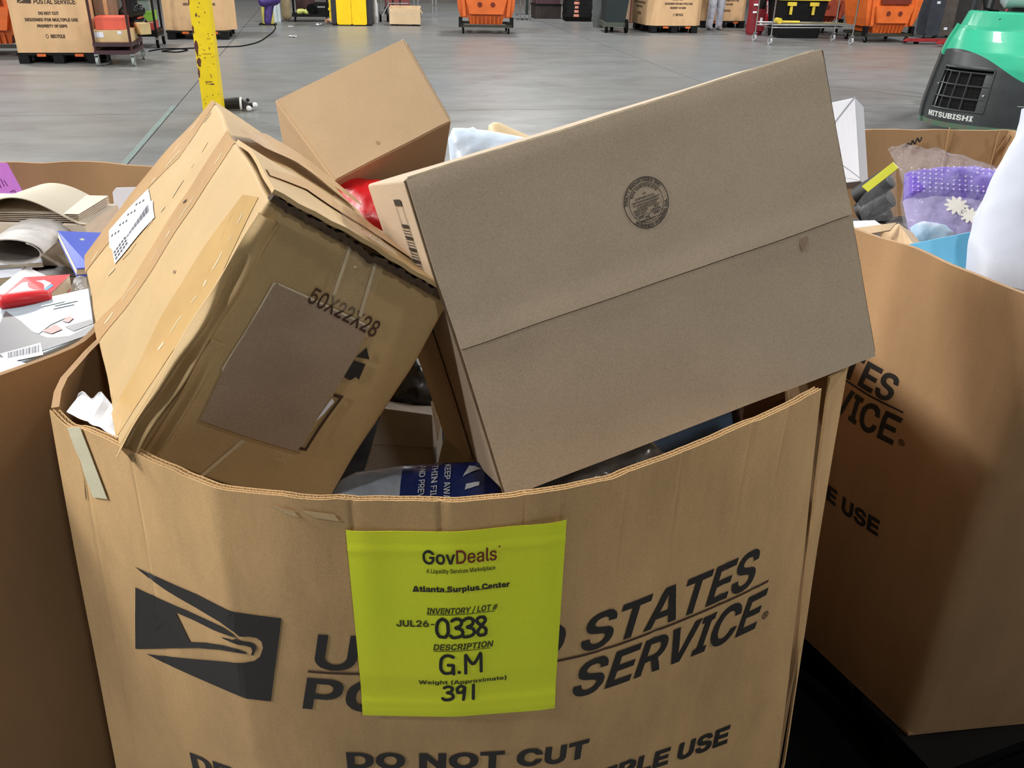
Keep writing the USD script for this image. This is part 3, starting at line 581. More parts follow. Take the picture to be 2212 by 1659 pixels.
# tapes on the large upper face
onface(F1f, [(0, .475), (.3, .44), (.608, .427), (.819, .435), (1.0, .455), (1.0, .55), (.81, .505), (.5, .545), (.227, .577), (.0, .60)], TAPE, 'tape_strip', .0005)
onface(F1f, [(.03, .06), (.3, .0), (.522, .002), (.774, .03), (1.0, .035), (1.0, .13), (.803, .157), (.632, .185), (.086, .186)], TAPE_D, 'tape_strip', .0005)
onface(F1f, [(.0, .945), (.06, .925), (.295, .87), (.493, .90), (.735, .868), (1.0, .877), (1.0, .999), (0, .999)], TAPE, 'tape_strip', .0005)
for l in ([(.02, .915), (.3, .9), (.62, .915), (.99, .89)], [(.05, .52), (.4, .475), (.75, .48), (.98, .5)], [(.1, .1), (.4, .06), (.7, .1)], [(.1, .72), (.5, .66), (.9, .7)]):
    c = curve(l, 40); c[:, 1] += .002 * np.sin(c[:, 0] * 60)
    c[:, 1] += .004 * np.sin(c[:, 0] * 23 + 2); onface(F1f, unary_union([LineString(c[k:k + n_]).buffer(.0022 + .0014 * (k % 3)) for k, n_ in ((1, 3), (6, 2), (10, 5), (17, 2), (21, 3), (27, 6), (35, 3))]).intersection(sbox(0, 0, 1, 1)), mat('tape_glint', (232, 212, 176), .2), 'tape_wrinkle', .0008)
label = Polygon([(.5, .892), (.508, .801), (.495, .785), (.51, .666), (.807, .705), (.80, .80), (.813, .837), (.788, .936)])
onface(F1f, label, LABEL_W, 'shipping_label', .0012, label='white shipping label')
bars = [sbox(.53 + k * .0068, .745 + .0005 * k, .53 + k * .0068 + (.0042 if k % 3 else .0025), .80 - .0015 * k) for k in range(26)]
small = [sbox(.70 + .02 * (k % 5), .72 + .022 * (k // 5), .70 + .02 * (k % 5) + .014, .73 + .022 * (k // 5)) for k in range(0, 15)] + [sbox(x, .85 + .012 * ((k * 7) % 3), x + .012, .858 + .012 * ((k * 7) % 3)) for k, x in enumerate(np.linspace(.54, .77, 12))]
onface(F1f, unary_union(bars).intersection(label), GREY_INK, 'label_barcode', .0016); onface(F1f, unary_union(small[:15]).intersection(label), GREY_INK, 'label_print', .0016); onface(F1f, unary_union(small[15:]).intersection(label), GREY_INK, 'label_print', .0016)
for p in ([(.345, .525), (.338, .532), (.317, .523), (.325, .515)], [(.492, .262), (.488, .27), (.476, .268), (.48, .262)]): onface(F1f, p, INK_BR, 'scuff_mark', .0016)
# tapes on the lid
onface(F2f, [(.035, .52), (.035, .567), (.288, .80), (.604, .886), (.798, .85), (.95, .75), (.95, .64), (.705, .66), (.462, .66), (.183, .53)], TAPE, 'tape_strip', .0128)
onface(F2f, [(.012, .10), (.012, .157), (.354, .36), (.62, .33), (.99, .2), (.99, .1), (.6, .2), (.272, .217)], TAPE, 'tape_strip', .0145)
onface(F2f, [(.39, -.008), (.62, -.008), (.66, .3), (.5, .34), (.42, .2)], TAPE_CLEAR, 'clear_tape', .019)
gl = clear('glossy_tape', (235, 228, 210), .5, .08, bump=1.0, bscale=90)
onface(F2f, [(.40, -.012), (.64, -.012), (.66, .05), (.5, .06)], gl, 'clear_tape', .0195)

b0, b1, t1, t0 = spot(722, 393, Y=1.58), spot(975, 262, Y=1.695), spot(872, 82, Y=1.765), spot(594, 218, Y=1.65)
nn = np.cross(b1 - b0, t0 - b0); nn /= np.linalg.norm(nn); nn = nn if nn[1] < 0 else -nn
bk = -nn * .17 + np.array([.004, 0, -.02])
SMC = {(0, 0, 0): t0, (1, 0, 0): t1, (0, 1, 0): b0, (1, 1, 0): b1, (0, 0, 1): t0 + bk, (1, 0, 1): t1 + bk, (0, 1, 1): b0 + bk, (1, 1, 1): b1 + bk}
sm = Carton(SMC, .0012, 8, 31); o = np.mean(list(SMC.values()), 0)
sb = thing('small_carton', 'small plain tan carton tipped up at the back of the bulk box', 'cardboard box', (o[0], o[1], b0[2] - .1))
part(sb, 'body', sm.body(.003, 10), CARTON_SMALL, smooth=40, world=True)
part(sb, 'flap', sm.panel(2, 0, .02, .985, .012, .99, .003, .003, 12, lambda a, b: -.002 * np.exp(-((a - .98) / .02) ** 2)), CARTON_SMALL, smooth=40, world=True)
part(sb, 'end_flap', sm.panel(0, 1, .05, .95, .03, .97, .003, .003, 8), CARTON_SMALL, world=True)
part(sb, 'dent', printed(Point(.43 * .3, .86 * .2).buffer(.004), lambda x, y, of: sm.face(2, 0)(x / .3, y / .2, of), .0034, .02), mat('dent_shade', (176, 146, 108), .7), world=True)
# ---------------------------------------------------------------- makers for what lies in the boxes
def hexa(c4, th, n=None, bev=.0015):
    """Slab under four corners (top face, in order)."""
    c = np.array(c4, float); nn = np.cross(c[1] - c[0], c[3] - c[0]); nn /= np.linalg.norm(nn)
    if n is not None and nn @ np.array(n) < 0: nn = -nn
    if n is None and nn[2] < 0: nn = -nn
    P = []; ce = c.mean(0)
    for p in c:
        for q, z in ((p, 0), (p, -th)):
            i = (ce - p) / np.linalg.norm(ce - p) * bev * 1.6
            P += [q + nn * (z + (-bev if z == 0 else bev)), q + i + nn * z]
    return hull(P)
def inset(c4, k): c = np.array(c4, float); return c + (c.mean(0) - c) * k
def quad_fn(c4, n=None):
    c = np.array(c4, float); nn = np.cross(c[1] - c[0], c[3] - c[0]); nn /= np.linalg.norm(nn)
    if (nn[2] < 0 if n is None else nn @ np.array(n) < 0): nn = -nn
    def fn(u, v, o=0.0):
        u, v = np.asarray(u, float)[..., None], np.asarray(v, float)[..., None]
        return c[0] * (1 - u) * (1 - v) + c[1] * u * (1 - v) + c[2] * u * v + c[3] * (1 - u) * v + nn * o
    return fn
def book(name, label, c4, th, cover, pages, group=None, cat_='book', prints=()):
    c4 = np.array(c4, float); c = c4.mean(0); nn = np.cross(c4[1] - c4[0], c4[3] - c4[0]); nn /= np.linalg.norm(nn); nn = nn if nn[2] > 0 else -nn
    t = thing(name, label, cat_, c - nn * th, 0, group)
    part(t, 'cover', hexa(c4, .0022), cover, world=True)
    part(t, 'pages', hexa(inset(c4 - nn * .0022, .03), th - .0044), pages, world=True)
    part(t, 'cover', hexa(c4 - nn * (th - .0022), .0022), cover, world=True)
    for nm, g, m in prints: part(t, nm, printed(g, quad_fn(c4), .0008, .2), m, world=True)
    return t
def swell(xy, poly, thick, seed, wr, freq):
    from shapely import points, distance
    x0, y0, x1, y1 = poly.bounds; gx, gy = np.meshgrid(np.linspace(x0, x1, 40), np.linspace(y0, y1, 40)); g = points(np.c_[gx.ravel(), gy.ravel()])
    from shapely import contains
    dm = distance(g[contains(poly, g)], poly.exterior).max(); dist = np.minimum(distance(points(xy), poly.exterior), dm) * contains(poly.buffer(1e-7), points(xy))
    h = thick * np.sqrt(np.clip(1 - (1 - dist / dm) ** 2, 0, 1)); w = meshkit.fbm(np.c_[xy * freq, np.full(len(xy), seed)], 3, seed) - .5
    return h * (1 + wr * 3 * w) + thick * wr * w * (dist > 0), h
def pillow(poly, frame, thick, n=26, seed=0, wr=.12, freq=30, outer=None):
    """A stuffed pouch: outline poly (metres) in frame(x, y, off), fatter away from its edge, with wrinkles."""
    x0, y0, x1, y1 = poly.bounds; st = max(x1 - x0, y1 - y0) / n
    v, f = flat(poly.segmentize(st * .7).simplify(0))
    ring = poly.segmentize(st * .8)
    from shapely import points, distance, contains
    xs, ys = np.meshgrid(np.arange(x0 + st * .3, x1, st), np.arange(y0 + st * .3, y1, st)); pts = np.c_[xs.ravel(), ys.ravel()]
    ok = contains(poly.buffer(-st * .45), points(pts)); bd = np.array(ring.exterior.coords)[:-1]; allp = np.vstack([bd, pts[ok]])
    from scipy.spatial import Delaunay
    d = Delaunay(allp); tri = d.simplices; cen = allp[tri].mean(1); tri = tri[contains(poly.buffer(1e-6), points(cen))]
    up, h = swell(allp, outer or poly, thick, seed, wr, freq); A, B = frame(allp[:, 0], allp[:, 1], up), frame(allp[:, 0], allp[:, 1], -h * .7)
    return cat(trimesh.Trimesh(A, tri, process=False), trimesh.Trimesh(B, tri[:, ::-1], process=False))
def view_frame(c, right, up):
    c, r, u = (np.array(a, float) for a in (c, right, up)); r /= np.linalg.norm(r); n = np.cross(r, u); n /= np.linalg.norm(n); u = np.cross(n, r)
    return (lambda x, y, o=0.0: c + np.asarray(x, float)[..., None] * r + np.asarray(y, float)[..., None] * u + np.asarray(o * np.ones(np.shape(x)))[..., None] * n), r, u, n
def pouch(pxs, plane_at, normal, thick, **k):
    """A pouch whose outline is given as seen, on the plane through plane_at with that normal."""
    nrm = np.array(normal, float); nrm /= np.linalg.norm(nrm); c = np.array(plane_at, float); W3 = []
    for x, y in pxs:
        d = spot(x, y, Z=1.0) - CAM; W3.append(CAM + d * (((c - CAM) @ nrm) / (d @ nrm)))
    W3 = np.array(W3); r = np.cross([0, 0, 1.0], nrm) if abs(nrm[2]) < .95 else np.array([1.0, 0, 0]); r /= np.linalg.norm(r)
    r = r if r[0] > 0 else -r; u = np.cross(nrm, r); 
    fr = lambda x, y, o=0.0: c + np.asarray(x, float)[..., None] * r + np.asarray(y, float)[..., None] * u + (np.asarray(o) * np.ones(np.shape(x)))[..., None] * nrm
    q = np.c_[(W3 - c) @ r, (W3 - c) @ u]; return Polygon(q).buffer(0), fr

# ---------------------------------------------------------------- inside the front box
DARKBAG = mat('black_bag', (20, 20, 22), 0.25, var=0.2, scale=20, bump=0.3, bscale=40)
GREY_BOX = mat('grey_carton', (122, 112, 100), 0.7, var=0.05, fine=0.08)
BEIGE_BOX = mat('beige_carton', (158, 148, 128), 0.7, var=0.05, fine=0.05)
NAVY = mat('navy_print', (26, 38, 88), 0.3, var=0.06)
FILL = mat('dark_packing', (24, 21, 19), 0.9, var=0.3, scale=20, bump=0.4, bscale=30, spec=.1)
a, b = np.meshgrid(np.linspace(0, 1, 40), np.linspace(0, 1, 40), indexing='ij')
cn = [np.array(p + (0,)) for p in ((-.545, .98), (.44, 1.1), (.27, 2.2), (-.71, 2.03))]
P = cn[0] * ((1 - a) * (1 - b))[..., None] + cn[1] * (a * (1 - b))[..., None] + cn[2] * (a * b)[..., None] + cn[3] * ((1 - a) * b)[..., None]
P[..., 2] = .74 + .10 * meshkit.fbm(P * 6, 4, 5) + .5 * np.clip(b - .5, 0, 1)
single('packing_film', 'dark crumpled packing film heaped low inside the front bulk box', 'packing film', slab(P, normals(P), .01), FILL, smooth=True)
def seen_box(name, label, tl, tr, br, bl, Zs, depth, m, seed=0, amp=.001, extra=None):
    c = [spot(x, y, Z=z) for (x, y), z in zip((tl, tr, br, bl), Zs)]; nn = np.cross(c[1] - c[0], c[3] - c[0]); nn /= np.linalg.norm(nn); nn = nn if nn @ (c[0] - CAM) > 0 else -nn
    C = {(0, 0, 0): c[0], (1, 0, 0): c[1], (1, 1, 0): c[2], (0, 1, 0): c[3]}; C.update({(i, j, 1): p + nn * depth for (i, j, _), p in list(C.items())})
    k = Carton(C, amp, 8, seed); o = np.mean(list(C.values()), 0)
    t = thing(name, label, 'cardboard box', (o[0], o[1], min(p[2] for p in C.values())))
    part(t, 'body', k.body(.003, 6), m, smooth=40, world=True); return t, k
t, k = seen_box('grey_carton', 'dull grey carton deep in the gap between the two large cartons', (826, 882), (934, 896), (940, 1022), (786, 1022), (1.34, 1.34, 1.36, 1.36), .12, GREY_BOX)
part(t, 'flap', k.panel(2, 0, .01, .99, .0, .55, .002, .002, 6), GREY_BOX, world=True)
t, k = seen_box('beige_carton', 'small beige carton beside the grey one inside the bulk box', (958, 945), (1075, 935), (1075, 1030), (940, 1022), (1.27, 1.27, 1.27, 1.27), .12, BEIGE_BOX)
part(t, 'flap', k.panel(2, 0, .01, .99, .0, .5, .002, .002, 6), BEIGE_BOX, world=True)
pl, fr = pouch([(800, 905), (842, 800), (905, 760), (955, 800), (950, 880), (930, 905)], spot(890, 850, Z=1.42), (-.1, -.8, .55), .03)
single('black_bag', 'shiny black plastic bag above the grey carton', 'bag', pillow(pl, fr, .03, 20, 3, .3), DARKBAG, smooth=True)
pl, fr = pouch([(930, 868), (948, 856), (955, 905), (945, 955)], spot(940, 900, Z=1.30), (-.1, -.9, .4), .01)
single('paper_strip', 'white paper strip stuck upright beside the grey carton', 'paper', pillow(pl, fr, .003, 8, 1, .1), WHITE_PAPER)
film = clear('air_pillow_film', (190, 200, 212), .55, .1, bump=.8, bscale=45)
ap = thing('air_pillow', 'clear plastic packing pouch with a navy warning print behind the rim', 'packing pouch', spot(890, 1060, Z=1.12))
c0 = spot(890, 1062, Z=1.13)
pl, fr = pouch([(690, 1100), (735, 1040), (770, 1022), (870, 1008), (960, 1002), (1040, 1000), (1090, 1060), (1090, 1150), (700, 1150)], c0, (.02, -.45, .9), .02)
pl2, _ = pouch([(876, 980), (1120, 980), (1120, 1180), (858, 1180), (868, 1060)], c0, (.02, -.45, .9), .02)
PWH = mat('pouch_white', (150, 158, 168), .18, var=.25, scale=14, bump=.4, bscale=60)
part(ap, 'film', pillow(pl.difference(pl2), fr, .022, 40, 5, .10, 40, pl), PWH, smooth=True, world=True)
part(ap, 'navy_panel', pillow(pl.intersection(pl2), fr, .022, 40, 5, .10, 40, pl), NAVY, smooth=True, world=True, label='navy printed panel with white warning lettering')
GREYW = mat('grey_white_ink', (178, 182, 188), .4, var=.03)
def pouch_print(g, px, L, Cp):
    q, _ = pouch([px, (px[0] + L[0], px[1] + L[1]), (px[0] + Cp[0], px[1] + Cp[1])], c0, (.02, -.45, .9), .02)
    A = np.array(pouch([px, (px[0] + .01, px[1]), (px[0], px[1] + .01)], c0, (.02, -.45, .9), .02)[0].exterior.coords[:3])
    at_ = lambda x, y: np.array(pouch([(x, y), (x + .5, y), (x, y + .5)], c0, (.02, -.45, .9), .02)[0].centroid.coords[0])
    O, U_, V_ = at_(*px), at_(px[0] + L[0], px[1] + L[1]), at_(px[0] + Cp[0], px[1] + Cp[1])
    def fn(u, v, o):
        xy = O + np.asarray(u)[:, None] * (U_ - O) + np.asarray(v)[:, None] * (V_ - O); return fr(xy[:, 0], xy[:, 1], swell(xy, pl, .022, 5, .10, 40)[0] + o)
    return printed(g, fn, .0014, .05)
for s_, px, L in (('KEEP AWAY', 962, (-4, 92)), ('THIN FILM', 935, (-6, 92)), ('AND PREVENT', 909, (-8, 110))): part(ap, 'warning_lettering', pouch_print(text(s_, 0, 1, 0, 1, 650), (px, 1018), L, (13, -2)), GREYW, world=True)
part(ap, 'warning_triangle', pouch_print(Polygon([(0, 0), (1, .15), (.15, 1)]), (1000, 1050), (38, -22), (8, -28)), GREYW, world=True)
part(ap, 'warning_triangle', pouch_print(Polygon([(0, 0), (1, .0), (1, .6), (0, .8)]), (1004, 1078), (30, -10), (4, -16)), GREYW, world=True)
# under the large carton on the right
TOTE = mat('slate_tote', (70, 92, 122), .45, var=.08, bump=.1)
t, k = seen_box('slate_tote', 'slate blue storage tote showing under the right of the large carton', (1385, 860), (1578, 830), (1590, 985), (1370, 1030), (1.34, 1.42, 1.36, 1.30), .2, TOTE)
part(t, 'rim', k.panel(2, 0, -.01, 1.01, .0, .12, .006, .008, 8), TOTE, world=True)
pl, fr = pouch([(1180, 1060), (1290, 985), (1400, 950), (1440, 985), (1400, 1030), (1230, 1085)], spot(1310, 1020, Z=1.16), (.1, -.5, .85), .02)
single('grey_film_bag', 'smoky film bag squeezed between the large carton and the rim', 'bag', pillow(pl, fr, .02, 26, 9, .2, 40), mat('smoky_film', (86, 84, 82), .22, var=.3, scale=16, bump=.5, bscale=50), smooth=True)
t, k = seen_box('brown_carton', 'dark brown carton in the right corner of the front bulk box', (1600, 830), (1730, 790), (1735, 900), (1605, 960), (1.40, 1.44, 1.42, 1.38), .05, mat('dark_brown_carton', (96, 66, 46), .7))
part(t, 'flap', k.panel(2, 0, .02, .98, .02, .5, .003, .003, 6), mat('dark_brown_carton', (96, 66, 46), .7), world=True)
RED = mat('red_pouch', (206, 28, 34), .35, var=.12, scale=12, bump=.3, bscale=40)
pl, fr = pouch([(700, 395), (760, 385), (850, 395), (905, 440), (900, 520), (830, 540), (760, 500)], spot(810, 460, Z=1.62), (-.1, -.7, .7), .03)
single('red_pouch', 'bright red pouch lying between the cartons behind the taped one', 'bag', pillow(pl, fr, .035, 24, 12, .12), RED, smooth=True)
ICE = mat('pale_blue_film', (206, 222, 240), .3, var=.05, scale=12, bump=.5, bscale=26)
pl, fr = pouch([(968, 300), (978, 276), (1012, 277), (1022, 274), (1030, 279), (1062, 283), (1135, 297), (1170, 340), (1160, 440), (980, 440)], spot(1050, 310, Y=1.98), (-.05, -.85, .5), .03)
single('pale_blue_bag', 'pale blue plastic mailing bag at the back of the bulk box', 'bag', pillow(pl, fr, .03, 30, 17, .16, 22), ICE, smooth=True)
pl, fr = pouch([(1050, 300), (1056, 270), (1066, 264), (1080, 265), (1112, 280), (1160, 300), (1170, 420), (1060, 420)], spot(1090, 290, Y=2.12), (-.1, -.8, .55), .02)
single('padded_envelope', 'tan padded envelope poking up behind the pale blue bag', 'envelope', pillow(pl, fr, .018, 20, 19, .1), mat('tan_envelope', (214, 190, 150), .45, var=.05), smooth=True)
pl, fr = pouch([(618, 325), (640, 322), (655, 340), (668, 380), (640, 380), (625, 350)], spot(642, 345, Y=1.95), (-.1, -.8, .5), .02)
single('purple_wrapper', 'shiny purple wrapper glimpsed beside the small carton', 'wrapper', pillow(pl, fr, .012, 14, 23, .2), mat('purple_foil', (128, 88, 196), .25, var=.15, scale=30), smooth=True)

# ---------------------------------------------------------------- the bulk box on the left and its books
pallet('pallet', 'black pallet under the bulk box of books', (-1.27, 1.5, 0), math.atan2(.165, 1.04))
LTOP = [(-.745, .90), (-.672, 1.02), (-.609, 1.15), (-.695, 1.55), (-.79, 2.13), (-.883, 2.19), (-1.08, 2.23), (-1.296, 2.207), (-1.78, 2.05), (-1.74, 1.6), (-1.66, .98), (-1.2, .78), (-.745, .90)]
LBOT = [(-.80, .93), (-.75, 1.02), (-.70, 1.15), (-.72, 1.55), (-.80, 2.08), (-.9, 2.10), (-1.08, 2.10), (-1.296, 2.08), (-1.78, 2.0), (-1.74, 1.6), (-1.70, .98), (-1.25, .86), (-.80, .93)]
LW = Wall([.15, 1.1], [LBOT, LTOP], kinks=(4, 6, 8, 10))
lbx = thing('bulk_box', 'cardboard bulk box full of books and packets on the left', 'cardboard bulk box', (-1.27, 1.5, .14), 0)
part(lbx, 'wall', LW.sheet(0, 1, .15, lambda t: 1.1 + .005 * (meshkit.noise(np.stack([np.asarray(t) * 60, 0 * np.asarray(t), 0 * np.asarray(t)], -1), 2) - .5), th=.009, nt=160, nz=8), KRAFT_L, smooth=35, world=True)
part(lbx, 'bottom', hull([(x, y, z) for x, y in LBOT[:-1] for z in (.142, .15)]), KRAFT_L, world=True)
arc = [(.30 + .035 * math.cos(t), .06 + .055 * math.sin(t)) for t in np.linspace(.15, 2.9, 14)]
def on_plane(pxs, c, n):
    n = np.array(n, float); return [CAM + (spot(x, y, Z=1.0) - CAM) * (((np.array(c) - CAM) @ n) / ((spot(x, y, Z=1.0) - CAM) @ n)) for x, y in pxs]
q = curve(np.array(on_plane([(102, 452), (103, 441), (112, 435), (124, 440), (137, 452), (138, 459)], (-1.2, 2.185, 1), (.05, 1, .02))), 20)
part(lbx, 'pen_mark', tube(q, .0016, 5), INK_BR, world=True)
cr_ = LW.at(np.array([.5]), np.array([1.0]))[0]
PURPLE = mat('purple_paper', (196, 120, 216), .6, var=.04)
c4 = on_plane([(-70, 345), (15, 352), (80, 470), (-60, 500)], (-1.35, 2.10, 1.0), (.05, 1, -.12))
ps = thing('purple_sheet', 'purple paper sheet with marker writing inside the left bulk box', 'paper sign', np.mean(c4, 0), 0)
part(ps, 'sheet', hexa(c4, .0012, (0, -1, 0), .0003), PURPLE, world=True)
fn = quad_fn(c4, (0, -1, 0))
mk = [[(.62, .34), (.63, .42)], [(.68, .28), (.70, .40)], [(.74, .3), (.77, .4)], [(.78, .5), (.86, .48), (.87, .56), (.80, .60), (.84, .70), (.92, .66)], [(.80, .78), (.88, .72), (.96, .82)], [(.60, .55), (.66, .72)], [(.52, .62), (.6, .6)], [(.62, .86), (.63, .95)]]
part(ps, 'handwriting', printed(stroke(mk, .012), fn, .0008, .1), mat('violet_ink', (104, 40, 120), .6), world=True)
BEIGE = mat('beige_pages', (206, 194, 178), .75, var=.05, scale=20, stretch=(1, 1, 8))
CREAM = mat('cream_pages', (222, 212, 190), .75, var=.06, scale=20, stretch=(1, 1, 10))
# large paperback with its cover curling up
bk_ = thing('curled_book', 'thick beige paperback with its top cover curling up', 'book', spot(60, 520, Y=1.78))
xl, xr = spot(-90, 500, Y=1.80)[0], spot(186, 500, Y=1.80)[0]; zt, zb = spot(60, 484, Y=1.80)[2], spot(60, 545, Y=1.80)[2] - .03
part(bk_, 'pages', cbox(xr - xl, .17, zt - zb, .006, ((xl + xr) / 2, 1.885, zb)), BEIGE, world=True)
u = np.linspace(0, 1, 30); w = np.linspace(0, 1, 6)
X = xl + (xr - xl) * u; Zc = zt + .002 + .055 * np.sin(np.pi * np.clip(u * 1.02, 0, 1)) ** 1.3
P = np.stack([np.broadcast_to(X[:, None], (30, 6)), np.broadcast_to(1.80 + .17 * w[None], (30, 6)), np.broadcast_to(Zc[:, None], (30, 6)) - .012 * w[None]], -1)
part(bk_, 'cover', slab(P, normals(P) * np.sign(normals(P)[15, 3, 2]), .0018), mat('beige_cover', (190, 180, 160), .6, var=.05), smooth=True, world=True)
part(bk_, 'page_fan', cat(*[mv(cbox((xr - xl) * .9, .15, .0012, .0003, ((xl + xr) / 2, 1.885, zt + .004 + .004 * i)), (0, 0, 0)) for i in range(5)]), BEIGE, kind='stuff', world=True)
# rolled magazine with a dark hollow
ax0, ax1 = spot(25, 545, Y=1.64), spot(25, 545, Y=1.64) + np.array([-.03, .2, -.01])
rr = []
for th_ in np.linspace(.0, 1, 40):
    g = th_ * 2 * math.pi * 1.15; r = .036 * (1 - .12 * th_); rr.append((math.cos(g) * r * 1.7, math.sin(g) * r * .7))
rr = np.array(rr); P = np.stack([np.c_[ax[0] + rr[:, 0], np.full(40, ax[1]), ax[2] + rr[:, 1]] for ax in (ax0, ax1)], 1)
single('rolled_magazine', 'grey-white magazine rolled into a loose tube among the books', 'magazine', slab(P, normals(P), .0022), mat('magazine_grey', (176, 172, 168), .5, var=.12, scale=40), smooth=True)
def zq(pxs, z): return [spot(x, y, z=zz) for (x, y), zz in zip(pxs, np.broadcast_to(z, 4))]
WHT, DRED, GREYC = mat('white_cover', (214, 220, 232), .4, var=.05), mat('dark_red_cover', (84, 26, 44), .5, var=.1), mat('grey_cover', (160, 160, 164), .5, var=.06)
book('book', 'cream open paperback with fanned pages left of the blue book', zq([(72, 520), (98, 508), (158, 545), (150, 568)], (1.0, 1.01, 1.005, 1.0)), .035, CREAM, CREAM)
book('book', 'thin cream leaflet lying on the fanned paperback', zq([(90, 512), (122, 512), (138, 530), (110, 528)], 1.018), .006, mat('pale_cover', (226, 226, 218), .5), CREAM)
book('magazine', 'white magazine curving over dark books on the left', zq([(-60, 575), (-50, 552), (86, 548), (92, 566)], (.995, 1.0, 1.0, .995)), .012, WHT, CREAM, cat_='magazine')
book('book', 'dark maroon book under the white magazine', zq([(-60, 592), (-50, 570), (140, 566), (120, 580)], .975), .025, DRED, CREAM)
book('magazine', 'pale blue-white magazine below the maroon book', zq([(-60, 606), (-50, 586), (70, 578), (60, 594)], .985), .014, WHT, CREAM, cat_='magazine')
book('book', 'grey paperback under the corner of the blue book', zq([(70, 590), (100, 572), (176, 572), (170, 596)], .975), .03, GREYC, CREAM)
BLUE = mat('blue_cover', (66, 86, 186), .35, var=.04)
c4 = [spot(124, 498, z=1.075), spot(224, 502, z=1.06), spot(196, 578, z=1.05), spot(165, 580, z=1.05)]
star = unary_union([affinity.scale(Polygon([(math.cos(a) * r, math.sin(a) * r) for a, r in zip(np.linspace(0, 2 * np.pi, 16, endpoint=False) , [1, .25] * 8)]), .1, .05, origin=(0, 0))])
book('blue_book', 'blue hardback with a small pale star, wedged by the taped carton', c4, .018, BLUE, CREAM, prints=[('star_print', affinity.translate(star, .52, .24), mat('pale_yellow_ink', (226, 236, 170), .4))])
book('envelope', 'white envelope with its corner up behind the red book', zq([(-40, 650), (55, 574), (112, 600), (60, 640)], (1.02, 1.02, 1.02, 1.03)), .004, WHITE_PAPER, WHITE_PAPER, cat_='envelope')
REDC = mat('red_cover', (214, 44, 52), .4, var=.06)
c4 = [spot(-6, 648, z=1.075), spot(52, 598, z=1.07), spot(152, 592, z=1.06), spot(106, 636, z=1.07)]
rb = book('red_book', 'red paperback with a white and blue front, in front of the envelope', c4, .03, REDC, CREAM, prints=[('white_print', Polygon([(.06, .05), (.1, .75), (.55, .8), (.75, .55), (.7, .12)]), WHT), ('blue_print', Polygon([(.2, .86), (.42, .9), (.5, .82), (.25, .78)]), mat('sky_ink', (80, 168, 226), .5))])
A_, B_ = spot(4, 654, z=1.07), spot(106, 644, z=1.066)
part(rb, 'spine', tube(curve([A_, (A_ + B_) / 2 + np.array([0, -.006, .004]), B_], 16), .0135, 10), REDC, smooth=True, world=True)
GPK = mat('grey_packet', (150, 164, 174), .35, var=.06); DGP = mat('dark_grey_print', (76, 76, 80), .4, var=.06)
c4 = on_plane([(-30, 815), (-18, 668), (192, 622), (206, 716)], spot(100, 720, z=1.066), (-.06, -.04, 1))
pk = thing('picture_packet', 'grey picture packet with a white barcode sticker at the front of the books', 'packet', np.mean(c4, 0) - np.array([0, 0, .03]))
part(pk, 'packet', hexa(c4, .025), GPK, world=True); fn = quad_fn(c4)
def pkpx(x, y):                                                      # place of a seen point on the packet
    from scipy.optimize import least_squares
    def f(uv):
        p = fn(np.array([uv[0]]), np.array([uv[1]]))[0] - CAM; zz = p @ FWD
        return [PW / 2 + FPX * (p @ RGT) / zz - x, PH / 2 - FPX * (p @ UPV) / zz - y]
    return least_squares(f, [.5, .5]).x
pp = lambda pts: Polygon([pkpx(x, y) for x, y in pts])
part(pk, 'dark_print', printed(unary_union([pp([(12, 672), (45, 694), (75, 720), (105, 730), (150, 726), (205, 700), (206, 718), (100, 756), (0, 780), (0, 700)]), pp([(140, 706), (198, 690), (200, 700), (160, 716)])]), fn, .0006, .2), DGP, world=True)
part(pk, 'white_print', printed(pp([(68, 716), (82, 680), (108, 666), (132, 676), (146, 686), (110, 702), (84, 722)]), fn, .0009, .2), mat('white_ink', (236, 238, 240), .4), world=True)
part(pk, 'red_print', printed(unary_union([pp([(92, 716), (120, 702), (136, 712), (112, 722)]), pp([(134, 694), (150, 684), (160, 688), (148, 698)])]), fn, .0011, .2), mat('salmon_ink', (198, 92, 80), .4), world=True)
bcs = pp([(0, 766), (88, 742), (94, 768), (20, 784)]); part(pk, 'barcode_sticker', printed(bcs, fn, .0014, .2), LABEL_W, world=True)
bars = unary_union([pp([(x, 763.5 - (x - 18) * .245), (x + w_, 763.5 - (x + w_ - 18) * .245), (x + w_, 776 - (x + w_ - 18) * .2), (x, 776 - (x - 18) * .2)]) for x, w_ in zip(np.arange(18, 84, 2.6), [1.4, .8, 1.8, 1.0, .7] * 6)])
part(pk, 'barcode', printed(bars, fn, .0017, .5), GREY_INK, world=True)
part(pk, 'caption_lettering', printed(unary_union([pp([(90 + d, 661 - d * .2 + dy), (140 + d, 650 - d * .2 + dy), (140 + d, 652.5 - d * .2 + dy), (90 + d, 663.5 - d * .2 + dy)]) for d, dy in ((0, 0), (28, 4), (20, 10))]), fn, .001, .4), mat('white_ink', (236, 238, 240), .4), world=True)
book('mint_envelope', 'mint coloured envelope at the very front of the left bulk box', [spot(-40, 840, z=1.06), spot(-30, 775, z=1.08), spot(10, 772, z=1.085), spot(62, 786, z=1.095)], .003, mat('mint_paper', (206, 236, 232), .5), WHITE_PAPER, cat_='envelope')
gl2 = clear('clear_packet', (236, 240, 244), .45, .06, bump=1.0, bscale=60)
pl, fr = pouch([(150, 640), (162, 606), (186, 600), (192, 640)], spot(172, 622, z=1.04), (0, -.4, .9), .01)
single('clear_packet', 'crinkled clear film packet between the red book and the taped carton', 'packet', pillow(pl, fr, .012, 16, 41, .3, 60), gl2, smooth=True)
c4 = on_plane([(243, 415), (250, 406), (330, 404), (330, 500), (252, 492)], (-1.0, 2.15, 1.0), (.0, 1, -.12))
